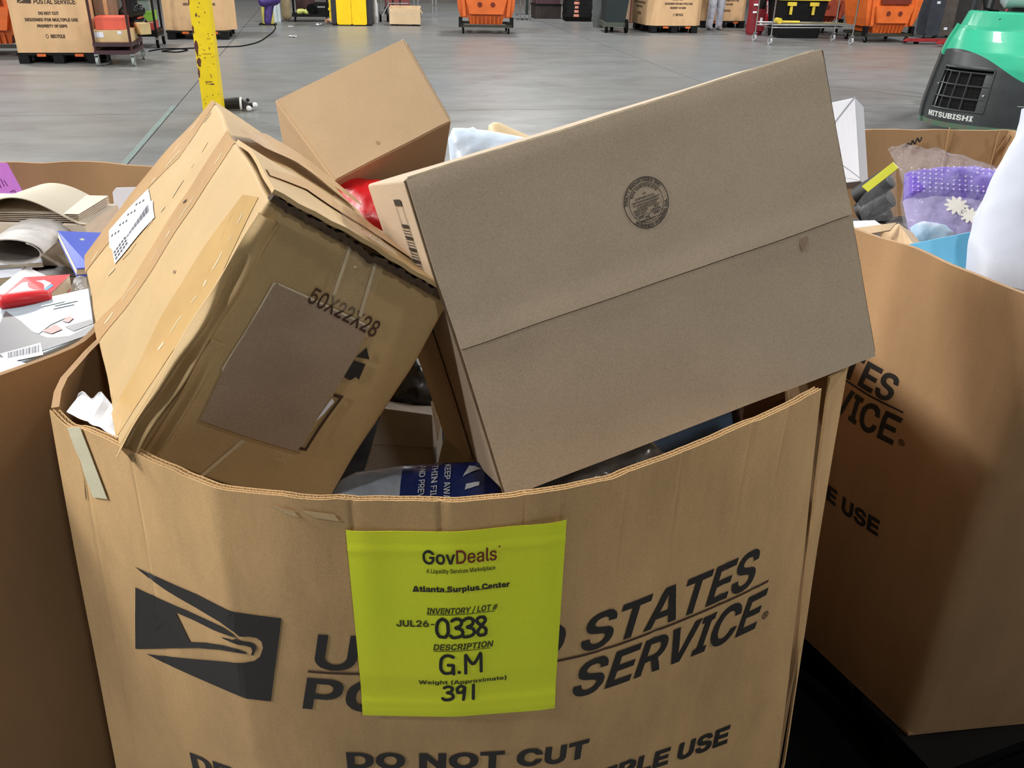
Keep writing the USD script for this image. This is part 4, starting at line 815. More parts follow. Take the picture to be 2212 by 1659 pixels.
wc = np.array(c4); single('white_card', 'white card with rounded corner standing against the back of the left bulk box', 'card', hull(np.vstack([wc, wc + [0, .004, 0]])), LABEL_W)
MIXB = usdkit.material(stage, '/World/Looks/mixed_books', {'g': ('geometry', {}), 'r': ('rgb_ramp', {'interpolate': False, 'ramp': [(0, lin((196, 184, 160))), (.2, lin((120, 60, 56))), (.35, lin((80, 96, 130))), (.5, lin((208, 204, 196))), (.65, lin((70, 70, 74))), (.8, lin((150, 132, 96))), (.92, lin((96, 120, 104)))]}), 'p': ('principled_bsdf', {'roughness': .55})}, [('g.random_per_island', 'r.fac'), ('r.color', 'p.base_color')], surface='p.BSDF')
rb_ = []
for i in range(60):
    x, y = RNG.uniform(-1.62, -.8), RNG.uniform(1.0, 2.0); rb_.append(rot(cbox(RNG.uniform(.12, .2), RNG.uniform(.16, .26), .03, .003, (x, y, .90 + RNG.uniform(0, .045))), [0, 0, 1], RNG.uniform(0, 180), (x, y, 0)))
single('book_layer', 'jumbled lower layer of books under the loose ones on the left', 'books', cat(*rb_), MIXB, kind='stuff')

# ---------------------------------------------------------------- the bulk box on the right
RTOP = [(.36, 2.35), (.5, 2.0), (.646, 1.664), (.72, 1.528), (.758, 1.406), (.816, 1.283), (1.1, 1.22), (1.45, 1.36), (1.75, 1.62), (1.62, 2.2), (1.476, 2.71), (1.3, 2.70), (1.02, 2.66), (.62, 2.53), (.36, 2.35)]
RBOT = [(.42, 2.30), (.55, 2.0), (.70, 1.65), (.75, 1.545), (.80, 1.44), (.851, 1.332), (1.116, 1.371), (1.45, 1.48), (1.72, 1.66), (1.6, 2.2), (1.46, 2.62), (1.3, 2.61), (1.02, 2.56), (.66, 2.44), (.42, 2.30)]
RMID = [(.40, 2.33), (.53, 2.0), (.672, 1.66), (.705, 1.56), (.757, 1.475), (.828, 1.295), (1.1, 1.28), (1.45, 1.42), (1.73, 1.64), (1.61, 2.2), (1.47, 2.67), (1.3, 2.66), (1.02, 2.61), (.64, 2.49), (.40, 2.33)]
RW = Wall([.15, .8, 1.15], [RBOT, RMID, RTOP], kinks=(5, 8, 10))
single('rubber_mat', 'black rubber mat on the floor under the right bulk box', 'mat', cbox(1.5, 1.9, .006, .001), BLACK_RUB, loc=(1.27, 1.38, 0), rz=math.radians(9))
pallet('pallet', 'black pallet under the bulk box on the right', (1.12, 1.98, .006), math.radians(22), h=.134)
part(pallet('pallet', 'empty black pallet on the floor at the lower right corner', (1.07, .845, .006), math.radians(22), .9, .8, .1), 'slip_sheet', cbox(.9, .8, .004, .001, (0, 0, .1)), BLACK_RUB)
rbx = thing('bulk_box', 'cardboard bulk box on the right, holding a white box and bagged purple clothing', 'cardboard bulk box', (1.1, 1.95, .14), 0)
rtop = lambda t: 1.14 + .004 * (meshkit.noise(np.stack([np.asarray(t) * 60, 0 * np.asarray(t), 0 * np.asarray(t)], -1), 12) - .5) + .006 * np.clip((np.asarray(t) - .6) * 8, 0, 1)
part(rbx, 'wall', RW.sheet(0, 1, .15, rtop, th=.009, nt=200, nz=16), KRAFT_R, smooth=35, world=True)
part(rbx, 'bottom', hull([(x, y, z) for x, y in RBOT[:-1] for z in (.142, .15)]), KRAFT_R, world=True)
d_ = np.linalg.norm(np.diff(np.array(RBOT), axis=0), axis=1); tA = d_[:5].sum() / d_.sum()
wall_print(rbx, RW, tA - 1.2065 / d_.sum() + .0, tA, ink=INK)
pm = curve(np.array(on_plane([(1956, 317), (1962, 310), (1968, 312), (1971, 303), (1976, 311), (1982, 298), (1986, 306), (1991, 296)], (1.1, 2.655, 1.0), (-.06, 1, .0))), 40)
part(rbx, 'pen_mark', tube(pm, .0022, 5), INK, world=True)
for pts in ([(1998, 440), (2030, 380), (2052, 276)], [(2130, 420), (2142, 350), (2160, 285)], [(2150, 330), (2165, 310), (2180, 290)]):
    q = curve(np.array(on_plane(pts, (1.2, 2.672, 1.0), (-.06, 1, 0))), 12); part(rbx, 'crease', tube(q, .0022, 6), KRAFT_R, world=True)
WBOX = mat('white_carton', (216, 218, 226), .45, var=.02)
t, k = seen_box('white_carton', 'tall white carton standing in the right bulk box beside the large carton', (1745, 232), (1847, 210), (1858, 392), (1775, 402), (2.28, 2.22, 2.22, 2.28), .13, WBOX, amp=0)
part(t, 'flap', printed(Polygon([(.55, .24), (.995, .01), (.995, .985), (.6, .93)]), k.face(2, 0), .0012, .3), WBOX, world=True)
part(t, 'flap_seam', printed(unary_union([LineString([(.5, .27), (1, 0)]).buffer(.012), LineString([(.6, .78), (1, .96)]).buffer(.007)]), k.face(2, 0), .0015, .3), mat('seam_grey', (150, 150, 160), .6), world=True)
YEL = mat('yellow_tag', (222, 222, 70), .4, var=.05)
c4 = [spot(1862, 402, Y=2.08), spot(1930, 349, Y=2.12), spot(1942, 362, Y=2.11), spot(1876, 414, Y=2.07)]
single('yellow_tag', 'yellow header card of a hanging pack in the right bulk box', 'tag', hexa(c4, .004), YEL)
ROLL = mat('black_roll', (24, 24, 26), .5, var=.2)
for (a, b, r, l) in (((1850, 428), (1922, 384), .026, 'topmost black roll in clear wrap in the right bulk box'), ((1856, 462), (1924, 424), .026, 'second black roll below the topmost one'), ((1868, 476), (1922, 462), .018, 'lowest black roll, half hidden by a white envelope')):
    p0, p1 = spot(*a, Y=2.2), spot(*b, Y=2.16); single('black_roll', l, 'roll', tube(np.array([p0 + (p1 - p0) * s for s in (0, .02, .98, 1)]), [r * .7, r, r, r * .7], 16), ROLL, smooth=40, group=None)
pl, fr = pouch([(1905, 372), (1935, 362), (1940, 470), (1925, 478), (1862, 478), (1850, 440)], spot(1905, 425, Y=2.12), (0, -.8, .6), .02)
single('roll_wrap', 'clear wrap around the black rolls in the right bulk box', 'plastic wrap', pillow(pl, fr, .02, 18, 51, .3, 40), clear('wrap_film', (220, 226, 232), .07, .08, bump=1.0, bscale=50), smooth=True)
CLOTH_P = mat('purple_cloth', (108, 84, 184), .7, var=.05, bump=.2, bscale=200); CLOTH_L = mat('lavender_cloth', (146, 136, 184), .7, var=.08, scale=10)
cb = thing('clothing_bag', 'clear bag of purple dotted and daisy print clothing in the right bulk box', 'bag of clothing', spot(2050, 450, Y=2.0) - np.array([0, 0, .1]))
cc, nb = spot(2050, 430, Y=2.0), (-.15, -.62, .77)
outer = [(1917, 321), (1966, 319), (2020, 325), (2085, 338), (2140, 360), (2185, 385), (2200, 430), (2160, 530), (2080, 545), (1990, 540), (1972, 528), (1950, 480), (1944, 440), (1950, 400), (1940, 362)]
pl, fr = pouch(outer, cc, nb, .05)
pl2, _ = pouch([(1952, 378), (1990, 370), (2040, 368), (2075, 366), (2110, 366), (2180, 380), (2170, 430), (2140, 446), (2060, 438), (2010, 442), (1950, 438)], cc, nb, .05)
part(cb, 'purple_cloth', pillow(pl2, lambda x, y, o=0.0: fr(x, y, np.asarray(o) + .004), .028, 30, 61, .2, 30), CLOTH_P, smooth=True, world=True)
dots = unary_union([Point(x, y).buffer(.0024, 4) for x in np.arange(pl2.bounds[0], pl2.bounds[2], .0125) for y in np.arange(pl2.bounds[1], pl2.bounds[3], .0125)]).intersection(pl2.buffer(-.012))
part(cb, 'dot_print', printed(dots, lambda x, y, o: fr(x, y, .032), 0, None), mat('lilac_dot', (200, 186, 232), .6), world=True, kind='stuff')
pl3, _ = pouch([(1948, 432), (1990, 420), (2050, 424), (2120, 438), (2165, 470), (2150, 520), (2070, 540), (1992, 534), (1962, 500)], cc, nb, .05)
part(cb, 'daisy_cloth', pillow(pl3, lambda x, y, o=0.0: fr(x, y, np.asarray(o) + .002), .026, 30, 67, .25, 30), CLOTH_L, smooth=True, world=True)
def daisy(x, y, r):
    q, _ = pouch([(x, y), (x + 1, y), (x, y + 1)], cc, nb, .05); cx_, cy_ = q.exterior.coords[0]
    return unary_union([affinity.translate(affinity.rotate(affinity.scale(Point(0, 0).buffer(1, 6), r * .5, r * .17), a, origin=(0, 0)) if False else affinity.rotate(affinity.translate(affinity.scale(Point(0, 0).buffer(1, 6), r * .5, r * .18, origin=(0, 0)), r * .5, 0), a, origin=(0, 0)), cx_, cy_) for a in range(0, 360, 36)])
for x, y, r in ((2056, 463, .026), (2084, 484, .022), (2120, 480, .02), (2130, 505, .016)): part(cb, 'daisy_print', printed(daisy(x, y, r), lambda a, b, o: fr(a, b, .034), 0, None), mat('daisy_white', (236, 232, 220), .6), world=True)
pl4, _ = pouch([(1962, 500), (1985, 488), (2040, 500), (2062, 520), (2040, 540), (1990, 540), (1968, 528)], cc, nb, .05)
part(cb, 'pale_cloth', pillow(pl4, lambda x, y, o=0.0: fr(x, y, np.asarray(o) + .014), .024, 22, 69, .25, 30), mat('pale_cloth', (206, 208, 222), .7, var=.08, second=(150, 190, 220), scale=14), smooth=True, world=True)
part(cb, 'film', pillow(pl, fr, .045, 54, 71, .30, 38), clear('bag_film', (226, 228, 240), .13, .06, bump=1.2, bscale=30), smooth=True, world=True, label='crinkled clear plastic film')
c4 = [spot(1950, 530, z=1.10), spot(2120, 496, z=1.12), spot(2130, 600, z=1.05), spot(2060, 610, z=1.03)]
single('blue_box_lid', 'flat sky-blue box standing just behind the right rim', 'box', hexa(c4, .02), mat('sky_blue_card', (84, 172, 214), .5, var=.05))
c4 = [spot(1940, 482, z=1.10), spot(1972, 526, z=1.08), spot(1930, 545, z=1.05), spot(1895, 500, z=1.07)]
tf = thing('tan_carton', 'small open tan carton just behind the rim of the right bulk box', 'cardboard box', np.mean(c4, 0) - np.array([0, 0, .05]))
part(tf, 'body', hexa(c4, .05), CARTON_SMALL, world=True)
part(tf, 'flap', hexa([spot(1846, 492, z=1.10), spot(1938, 480, z=1.105), spot(1925, 497, z=1.095), spot(1860, 508, z=1.09)], .004), CARTON_SMALL, world=True)
book('envelope', 'white envelope lying in front of the black rolls', [spot(1835, 495, z=1.085), spot(1840, 478, z=1.085), spot(1890, 476, z=1.09), spot(1906, 487, z=1.09)], .003, WHITE_PAPER, WHITE_PAPER, cat_='envelope')
FOAM = mat('white_foam', (190, 196, 210), .45, var=.03, scale=12, bump=.3, bscale=18)
u = np.linspace(0, 1, 30); g = np.linspace(-1.2, 1.75, 24)
p0, p1 = spot(2150, 640, Y=1.62), spot(2268, 262, Y=1.86); axs = (p1 - p0); nF = np.array([-.2, -.8, .55]); nF /= np.linalg.norm(nF); sF = np.cross(axs, nF); sF /= np.linalg.norm(sF); sF = sF if sF[0] > 0 else -sF
rad = .075 + .012 * np.sin(u * 5); P = p0 + axs * u[:, None, None] + (np.sin(g)[None, :, None] * sF + np.cos(g)[None, :, None] * nF) * rad[:, None, None]
P = warp(P, .008, 14, 81); single('foam_wrap', 'white foam sheet rolled over at the far right of the right bulk box', 'foam sheet', slab(P, normals(P), .003), FOAM, smooth=True)
rb_ = []
for i in range(60):
    x, y = RNG.uniform(.62, 1.5), RNG.uniform(1.55, 2.4); rb_.append(rot(cbox(RNG.uniform(.1, .2), RNG.uniform(.12, .2), .05, .004, (x, y, .88 + RNG.uniform(0, .05))), [0, 0, 1], RNG.uniform(0, 180), (x, y, 0)))
single('packet_layer', 'dark lower layer of packets inside the right bulk box', 'packets', cat(*rb_), mat('dark_packets', (60, 56, 58), .6, second=(34, 32, 34), scale=9), kind='stuff')
# ---------------------------------------------------------------- far side of the hall
def ground(x, y): return spot(x, y, z=0.0)
def span(x0, x1, y):
    a, b = ground(x0, y), ground(x1, y); return (a + b) / 2, float(np.linalg.norm(b - a))
LYEL = mat('yellow_paint', (238, 208, 20), .45, var=.06, scale=8, bump=.15, bscale=30)
RUST = mat('rusty_chip', (92, 52, 44), .8, var=.3, scale=40)
# yellow column guard, paint chipped
pa, pb = ground(434, 252), ground(474, 246); pw = .185
pc = (pa + pb) / 2 + np.array([.02, .08, 0])
yp = thing('bollard_post', 'chipped yellow steel post standing behind the taped carton', 'post', pc, YAW * .6)
part(yp, 'shaft', cbox(pw, .16, 3.4, .008), LYEL); part(yp, 'base_plate', cbox(.25, .22, .012, .004), LYEL)
chips = []
r2 = np.random.default_rng(5)
def chip(x, z, w, h): 
    a = np.linspace(0, 2 * np.pi, 12, endpoint=False); r = .6 + .4 * r2.random(12); return Polygon(np.c_[x + w * r * np.cos(a), z + h * r * np.sin(a)]).buffer(0)
big_ = [chip(-.078, .64, .022, .09), chip(-.07, .50, .025, .05), chip(-.085, .40, .012, .06), chip(-.04, .93, .012, .018), chip(-.085, .8, .01, .05), chip(-.09, 1.05, .006, .04)]
chips += [chip(r2.uniform(-.08, .09), r2.uniform(.1, 1.25), r2.uniform(.002, .009), r2.uniform(.002, .010)) for _ in range(46)] + [chip(.02, .58, .06, .003), chip(.0, .32, .05, .005), chip(.03, .30, .03, .008), chip(.05, .72, .03, .003)]
for g in big_: part(yp, 'rust_chip', printed(g, lambda x, y, o: np.stack([x, 0 * x - .08 - o, y], -1), .0012), RUST)
part(yp, 'paint_flecks', printed(unary_union(chips).intersection(sbox(-.092, 0, .092, 3)), lambda x, y, o: np.stack([x, 0 * x - .08 - o, y], -1), .001), RUST, kind='stuff')

def far_gaylord(label, loc, rz, w=1.02, d=1.22, ch=.06, h=1.06, m=None, side=False, group=None):
    wp = [(-w / 2, -d / 2 + ch), (-w / 2 + ch, -d / 2), (w / 2 - ch, -d / 2), (w / 2, -d / 2 + ch), (w / 2, d / 2 - ch), (w / 2 - ch, d / 2), (-w / 2 + ch, d / 2), (-w / 2, d / 2 - ch), (-w / 2, -d / 2 + ch)]
    W_ = Wall([.15, h], [wp, wp], kinks=tuple(range(1, 8)))
    t = thing('bulk_box', label, 'cardboard bulk box', (loc[0], loc[1], .15), rz, group)
    m = m or KRAFT_FAR
    sh = W_.sheet(0, 1, .15, h, th=.012, nt=80, nz=4); part(t, 'wall', mv(sh, (0, 0, -.15)), m)
    part(t, 'bottom', mv(hull([(x, y, z) for x, y in wp[:-1] for z in (.142, .15)]), (0, 0, -.15)), m)
    d_ = np.linalg.norm(np.diff(np.array(wp), axis=0), axis=1); T = np.r_[0, np.cumsum(d_)] / d_.sum()
    for a, b in ([(T[1], T[2])] + ([(T[7], T[8])] if side else [])):
        e = .03 * (b - a); a, b = a + e, b - e
        for k, g in PRINT:
            part(t, k, printed(g, lambda s, z, o: W_.at(a + s / SLEN * (b - a), z, o) - np.array([0, 0, .15]), .004, .15), mat('far_ink', (74, 58, 44), .7), world=False)
    return t
def far_pallet(loc, rz, label, w=1.04, d=1.22): return pallet('pallet', label, (loc[0], loc[1], 0), rz, w, d, .14, None, (-.2, .28))
c, w = span(47, 208, 138); off = lambda c, d, rz: c + np.array([-math.sin(rz) * d / 2, math.cos(rz) * d / 2, 0])
g1 = off(c, 1.22, YAW); far_gaylord('far postal bulk box at the left, facing the camera with its whole print', g1, YAW, 1.0, 1.2, .02); far_pallet(g1, YAW, 'black pallet with orange plugs under the far left postal box')
c, w = span(352, 505, 86); g2 = off(c, 1.22, YAW); far_gaylord('far postal bulk box partly hidden by the yellow post', g2, YAW + .12, 1.2, 1.05, .22, side=False); far_pallet(g2, YAW, 'black pallet under the postal box behind the yellow post')
c, w = span(1400, 1512, 72); g3 = off(c, 1.22, YAW); far_gaylord('far postal bulk box right of the dark tilt cart', g3, YAW + .05, 1.2, 1.2, .16, side=True); far_pallet(g3, YAW, 'black pallet under the postal box right of the tilt cart')
c, w = span(1548, 1605, 63); g4 = off(c, 1.22, YAW) + np.array([-.1, .25, 0]); far_gaylord('far postal bulk box behind the person and the red golf bag', g4, YAW + .05, 1.1, 1.1, .12); far_pallet(g4, YAW, 'black pallet under the postal box behind the person')

def caster(t, x, y, r=.05, m=None, fork=None, name='caster', w=.03):
    f = part(t, name, cat(cbox(w + .02, .05, .02, .004, (x, y, 2 * r + .015)), cbox(.005, .05, r * 1.4, .001, (x - w / 2 - .005, y + .01, r * .8)), cbox(.005, .05, r * 1.4, .001, (x + w / 2 + .005, y + .01, r * .8))), fork or GALV)
    wh = trimesh.creation.cylinder(r, w, sections=20); wh = rot(wh, [0, 1, 0], 90); part(f, 'wheel', mv(wh, (x, y + .02, r)), m or BLACK_RUB, smooth=40)
def orange_cart(label, loc, rz, m=None, wtop=1.24, d=.85, group=None, s=1.0):
    t = thing('hopper_cart', label, 'cart', (loc[0], loc[1], 0), rz, group); m = m or ORANGE
    def ring(w, dd, z): return [(-w / 2, -dd / 2, z), (w / 2, -dd / 2, z), (w / 2, dd / 2, z), (-w / 2, dd / 2, z)]
    part(t, 'hopper', cat(hull(ring(.62, d - .2, .17) + ring(.68, d - .14, .30)), hull(ring(.98, d - .12, .29) + ring(1.08, d - .06, .44)), hull(ring(1.08, d - .06, .44) + ring(wtop - .06, d, 1.08)), hull(ring(wtop + .02, d + .05, 1.06) + ring(wtop + .04, d + .07, 1.12))), m)
    part(t, 'front_panel', hull([(-.32, -d / 2 - .03, .36), (.32, -d / 2 - .03, .36), (.4, -d / 2 - .035, .66), (-.4, -d / 2 - .035, .66), (-.36, -d / 2 + .1, .36), (.36, -d / 2 + .1, .36), (.45, -d / 2 + .06, .68), (-.45, -d / 2 + .06, .68)]), m)
    for x in (-.125, .125): part(t, 'hole', mv(rot(trimesh.creation.cylinder(.045, .012, sections=20), [1, 0, 0], 90), (x, -d / 2 - .034, .53)), HOLE, label='dark round hole')
    part(t, 'handle_slot', cbox(.62, .02, .16, .006, (0, -d / 2 - .03, .70)), HOLE)
    for x in np.linspace(-.24, .24, 7): part(t, 'rib', hull([(x - .015, -d / 2 + .06, .18), (x + .015, -d / 2 + .06, .18), (x - .015, -d / 2 + .03, .33), (x + .015, -d / 2 + .03, .33), (x - .01, -d / 2 + .12, .18), (x + .01, -d / 2 + .12, .33)]), m)
    for x in (-.42, .42): part(t, 'side_rib', hull([(x - .03, -d / 2 - .01, .32), (x + .03, -d / 2 - .01, .32), (x - .03 + .06 * np.sign(x), -d / 2 - .02, 1.05), (x + .03 + .06 * np.sign(x), -d / 2 - .02, 1.05), (x, -d / 2 + .1, .4), (x, -d / 2 + .05, 1.0)]), m)
    part(t, 'base_frame', cat(cbox(.96, .04, .05, .005, (0, -d / 2 + .02, .12)), cbox(.96, .04, .05, .005, (0, d / 2 - .02, .12)), cbox(.05, d, .05, .005, (-.47, 0, .12)), cbox(.05, d, .05, .005, (.47, 0, .12))), mat('dark_olive_frame', (52, 50, 40), .6))
    for x in (-.47, .47): part(t, 'bumper', cbox(.07, .1, .18, .012, (x * 1.05, -d / 2 + .06, .12)), BLACK_PL)
    for x in (-.44, .44):
        for y in (-d / 2 + .08, d / 2 - .08): caster(t, x, y, .05)
    return t
c, w = span(1003, 1108, 74); orange_cart('orange plastic hopper cart with two round holes, standing alone at the far middle', off(c, .85, YAW), YAW * .4)
c, w = span(1862, 1972, 93); orange_cart('bright orange hopper cart right of the wire cart', off(c, .85, YAW), YAW * 1.0, wtop=1.34)
c, w = span(1790, 1860, 88); orange_cart('worn red-orange hopper cart behind the wire cart', off(c, .85, YAW) + np.array([-.1, 1.35, 0]), YAW * .5, ORANGE_D, 1.1)
c, w = span(-60, 26, 128); orange_cart('orange hopper cart cut by the left edge of the photo', off(c, .85, YAW) + np.array([-.15, .2, 0]), YAW, wtop=1.0)

# cart of boxes by the far left postal box
ca, cb2 = ground(213, 143), ground(290, 143); cc2 = (ca + cb2) / 2; wd = float(np.linalg.norm(cb2 - ca))
def rack_cart(label, c, w, d, rz, m, cast, h=1.5, shelves=(.28,), colm=None):
    t = thing('rack_cart', label, 'cart', (c[0], c[1], 0), rz)
    for x in (-w / 2, w / 2):
        for y in (0, d): part(t, 'post', tube([(x, y, .13), (x, y, h)], .018, 8), m)
    for z in shelves:
        s = part(t, 'shelf', cbox(w + .04, d + .04, .05, .006, (0, d / 2, z - .05)), colm or m)
    part(t, 'top_rail', cat(tube([(-w / 2, 0, h), (w / 2, 0, h)], .016), tube([(-w / 2, d, h), (w / 2, d, h)], .016), tube([(-w / 2, 0, h), (-w / 2, d, h)], .016), tube([(w / 2, 0, h), (w / 2, d, h)], .016)), m)
    for x in (-w / 2, w / 2):
        for y in (0, d): caster(t, x, y, .06, cast[0], cast[1], w=.035)
    return t
ROD = mat('dark_cart_frame', (64, 34, 30), .5, var=.1)
rack_cart('dark rack cart of boxes beside the far left postal box', cc2, wd, .75, YAW, ROD, (mat('grey_wheel', (150, 160, 156), .5), GALV), 1.6, (.20, .30), mat('maroon_shelf', (64, 40, 46), .6, var=.15))
ex, ey = np.array([math.cos(YAW), math.sin(YAW), 0]), np.array([-math.sin(YAW), math.cos(YAW), 0])
def put(c, x, y, z=0): return c + ex * x + ey * y + np.array([0, 0, z])
def boxy(name, label, cat_, loc, dims, m, rz=None, parts=(), group=None, bev=.006):
    t = thing(name, label, cat_, loc, YAW if rz is None else rz, group); part(t, 'body', cbox(*dims, bev), m)
    for nm, dm, at_, mm in parts: part(t, nm, cbox(*dm, .002, at_), mm)
    return t
CT2 = mat('cart_carton', (206, 178, 132), .7, var=.06)
boxy('shipping_carton', 'tan carton with two white labels on the dark rack cart', 'cardboard box', put(cc2, -.0, .3, .30), (.46, .5, .15), CT2, parts=[('label', (.11, .004, .065), (-.16, -.252, .06), LABEL_W), ('label', (.05, .004, .04), (.1, -.252, .1), LABEL_W), ('tape_strip', (.46, .004, .012), (0, -.252, .0), TAPE)])
boxy('red_box', 'coral red box on top of the tan carton on the rack cart', 'box', put(cc2, -.02, .3, .453), (.36, .4, .15), mat('coral_box', (222, 96, 76), .5, var=.04), parts=[('lid', (.366, .406, .03), (0, 0, .125), mat('coral_box', (222, 96, 76), .5, var=.04))])
boxy('grey_carton', 'big dull brown carton behind the red box on the rack cart', 'cardboard box', put(cc2, -.12, .62, .30), (.3, .2, .62), mat('dull_carton', (120, 100, 80), .7, var=.1), parts=[('tape_strip', (.05, .004, .6), (0, -.102, 0), TAPE)])
pl = blob([((put(cc2, .1, .62, .46), .09), (put(cc2, .3, .62, .5), .08)), ((put(cc2, .12, .6, .62), .1), (put(cc2, .3, .6, .66), .08)), ((put(cc2, .2, .6, .8), .1), (put(cc2, .16, .6, .62), .1))], .04)
single('black_bag', 'bulging black bag at the back of the rack cart', 'bag', pl, DARKBAG, smooth=True)
boxy('tan_box', 'small tan box tipped beside the rack cart post', 'box', put(cc2, .33, .45, .37), (.14, .2, .14), mat('tan_box_far', (200, 178, 128), .7), YAW + .6, [('flap', (.13, .19, .004), (0, 0, .14), mat('tan_box_far', (200, 178, 128), .7))])
part_ = single('red_cylinder', 'dull red cylinder standing behind the rack cart post', 'canister', cat(trimesh.creation.cylinder(.055, .2, sections=20), mv(trimesh.creation.cylinder(.05, .02, sections=20), (0, 0, .11))), ORANGE_D, loc=put(cc2, .28, .62, .53), smooth=40)
c5 = ground(312, 104); 
rack_cart('low black rack cart with a green box, behind the first rack cart', c5, .42, .6, YAW, BLACK_PL, (BLACK_RUB, GALV), 1.3, (.22, .26))
boxy('red_carton', 'red carton under the green box on the black rack cart', 'box', put(c5, 0, .3, .26), (.36, .4, .12), mat('dull_red', (176, 70, 60), .5, var=.15), parts=[('pale_stripe', (.36, .004, .02), (0, -.202, .1), mat('pale_stripe', (210, 160, 150), .5))])
boxy('green_box', 'leaf green box on the black rack cart', 'box', put(c5, 0, .3, .385), (.36, .36, .14), mat('leaf_green', (124, 180, 62), .5, var=.06), parts=[('lid', (.37, .37, .03), (0, 0, .115), mat('leaf_green', (124, 180, 62), .5, var=.06))])
boxy('clear_bin', 'grey translucent bin on top of the green box', 'bin', put(c5, 0, .3, .53), (.28, .3, .16), mat('smoke_bin', (120, 134, 130), .3, var=.1), parts=[('lid', (.32, .34, .03), (0, 0, .16), mat('pale_lid', (170, 180, 176), .4))])
# cable on the floor
q = curve([ground(x, y) + [0, 0, .01] for x, y in ((322, 112), (345, 108), (380, 106), (405, 110), (380, 114), (350, 112), (375, 108), (470, 103), (520, 101), (555, 93), (580, 78), (595, 62), (592, 54))], 120)
single('floor_cable', 'dark cable looped over the floor behind the yellow post', 'cable', tube(q, .009, 6), BLACK_RUB, smooth=True)

# stuffed toy on the floor
tc = ground(515, 238); ty = thing('plush_toy', 'black and white plush animal lying on the floor behind the taped carton', 'plush toy', tc, .2)
TB, TWm = mat('black_plush', (26, 26, 28), .9, var=.2, sheen=.3), mat('white_plush', (232, 232, 232), .9, var=.04)
part(ty, 'body', blob([((( -.13, .02, .06), .055), ((.0, 0, .07), .062)), (((0, 0, .07), .06), ((.07, -.02, .055), .045)), (((-.13, .05, .03), .03), ((-.2, .08, .03), .025)), (((.05, -.02, .05), .03), ((.10, -.07, .03), .022)), (((.06, .02, .05), .03), ((.15, .0, .05), .022))], .015), TB, smooth=True)
part(ty, 'collar', rot(mv(trimesh.creation.torus(.058, .011), (0, 0, 0)), [0, 1, 0], 90).apply_translation((.035, -.005, .062)), TWm, smooth=True)
for p in ((.115, -.085, .03), (.172, -.005, .05)): part(ty, 'paw', mv(trimesh.creation.icosphere(2, .028), p), TWm, smooth=True)
part(ty, 'ear', mv(trimesh.creation.icosphere(2, .02), (.10, .04, .095)), TB, smooth=True)

# things along the far side, left to right
c, w = span(556, 602, 53); bp = thing('barrier_post', 'small yellow post on a dark foot plate, far left of the yellow bag', 'post', c, YAW)
part(bp, 'foot_plate', cbox(.34, .34, .02, .004), BLACK_PL); part(bp, 'shaft', tube([(-.06, 0, .02), (-.06, 0, 1.1)], .045, 14), mat('pale_yellow_paint', (206, 196, 96), .5)); part(bp, 'brace', tube([(.02, 0, .02), (.02, .02, 1.1)], .03, 10), mat('rust_pipe', (110, 74, 56), .7)); part(bp, 'shaft', tube([(.09, .02, .02), (.09, .02, 1.1)], .04, 12), mat('pale_yellow_paint', (206, 196, 96), .5))
c, w = span(590, 606, 47); boxy('white_box', 'tall pale blue-white box standing by the barrier post', 'box', off(c, .2, YAW), (.18, .2, .42), mat('pale_box', (196, 208, 212), .5, var=.05), parts=[('lid', (.19, .21, .02), (0, 0, .41), WHITE_PAPER), ('stripe', (.02, .004, .4), (.02, -.102, .0), mat('grey_stripe', (160, 170, 176), .5))])
c, w = span(612, 628, 48); single('tan_sack', 'tan cloth sack leaning by the pale box', 'sack', mv(blob([(((0, 0, .12), .1), ((0, .03, .5), .1)), (((0, .02, .5), .1), ((.02, .1, .9), .08))], .05), off(c, .25, YAW)), mat('tan_cloth', (150, 134, 104), .9, var=.15), smooth=True)
c, w = span(545, 558, 60); single('purple_bag', 'dark purple bag by the far postal box', 'bag', mv(blob([(((.05, .0, .09), .07), ((.1, .1, .45), .1)), (((0, 0, .45), .1), ((.2, .1, .5), .12)), (((.1, 0, .6), .1), ((.2, .1, .7), .1))], .05), c + np.array([.1, .4, 0])), mat('dark_purple', (62, 44, 110), .5, var=.3, scale=14), smooth=True)
c, w = span(632, 712, 48); sh = thing('low_trolley', 'low black trolley piled with dark odds and ends', 'trolley', off(c, .6, YAW), YAW)
part(sh, 'deck', cbox(.78, .5, .05, .01, (0, 0, .1)), BLACK_PL)
for x in (-.33, .33):
    for y in (-.2, .2): caster(sh, x, y, .04)
for x in (-.36, .36): part(sh, 'upright', tube([(x, .22, .14), (x, .22, 1.0)], .02), BLACK_PL)
LV = mat('lime_vest', (206, 214, 120), .6, var=.1)
b0 = off(c, .6, YAW)
for x, z, l in ((-.24, .15, 'pale lime bundle at the left end of the low trolley'), (-.08, .15, 'smaller pale lime bundle near the middle of the low trolley')): single('lime_bundle', l, 'bundle', mv(blob([(((0, 0, .04), .06), ((.08, .02, .05), .05))], .03), put(b0, x, -.1, z)), LV, smooth=True)
single('black_reel', 'black cable reel on the low trolley', 'reel', cat(*[mv(rot(trimesh.creation.cylinder(r, t_, sections=24), [1, 0, 0], 90), (0, y, .1)) for r, t_, y in ((.1, .02, -.06), (.06, .1, 0), (.1, .02, .06))]), BLACK_RUB, loc=put(b0, .03, -.1, .15), smooth=40)
boxy('black_case', 'long black case on the low trolley', 'case', put(b0, .25, .05, .15), (.34, .3, .22), BLACK_PL, parts=[('silver_label', (.16, .004, .035), (-.02, -.152, .12), GALV)])
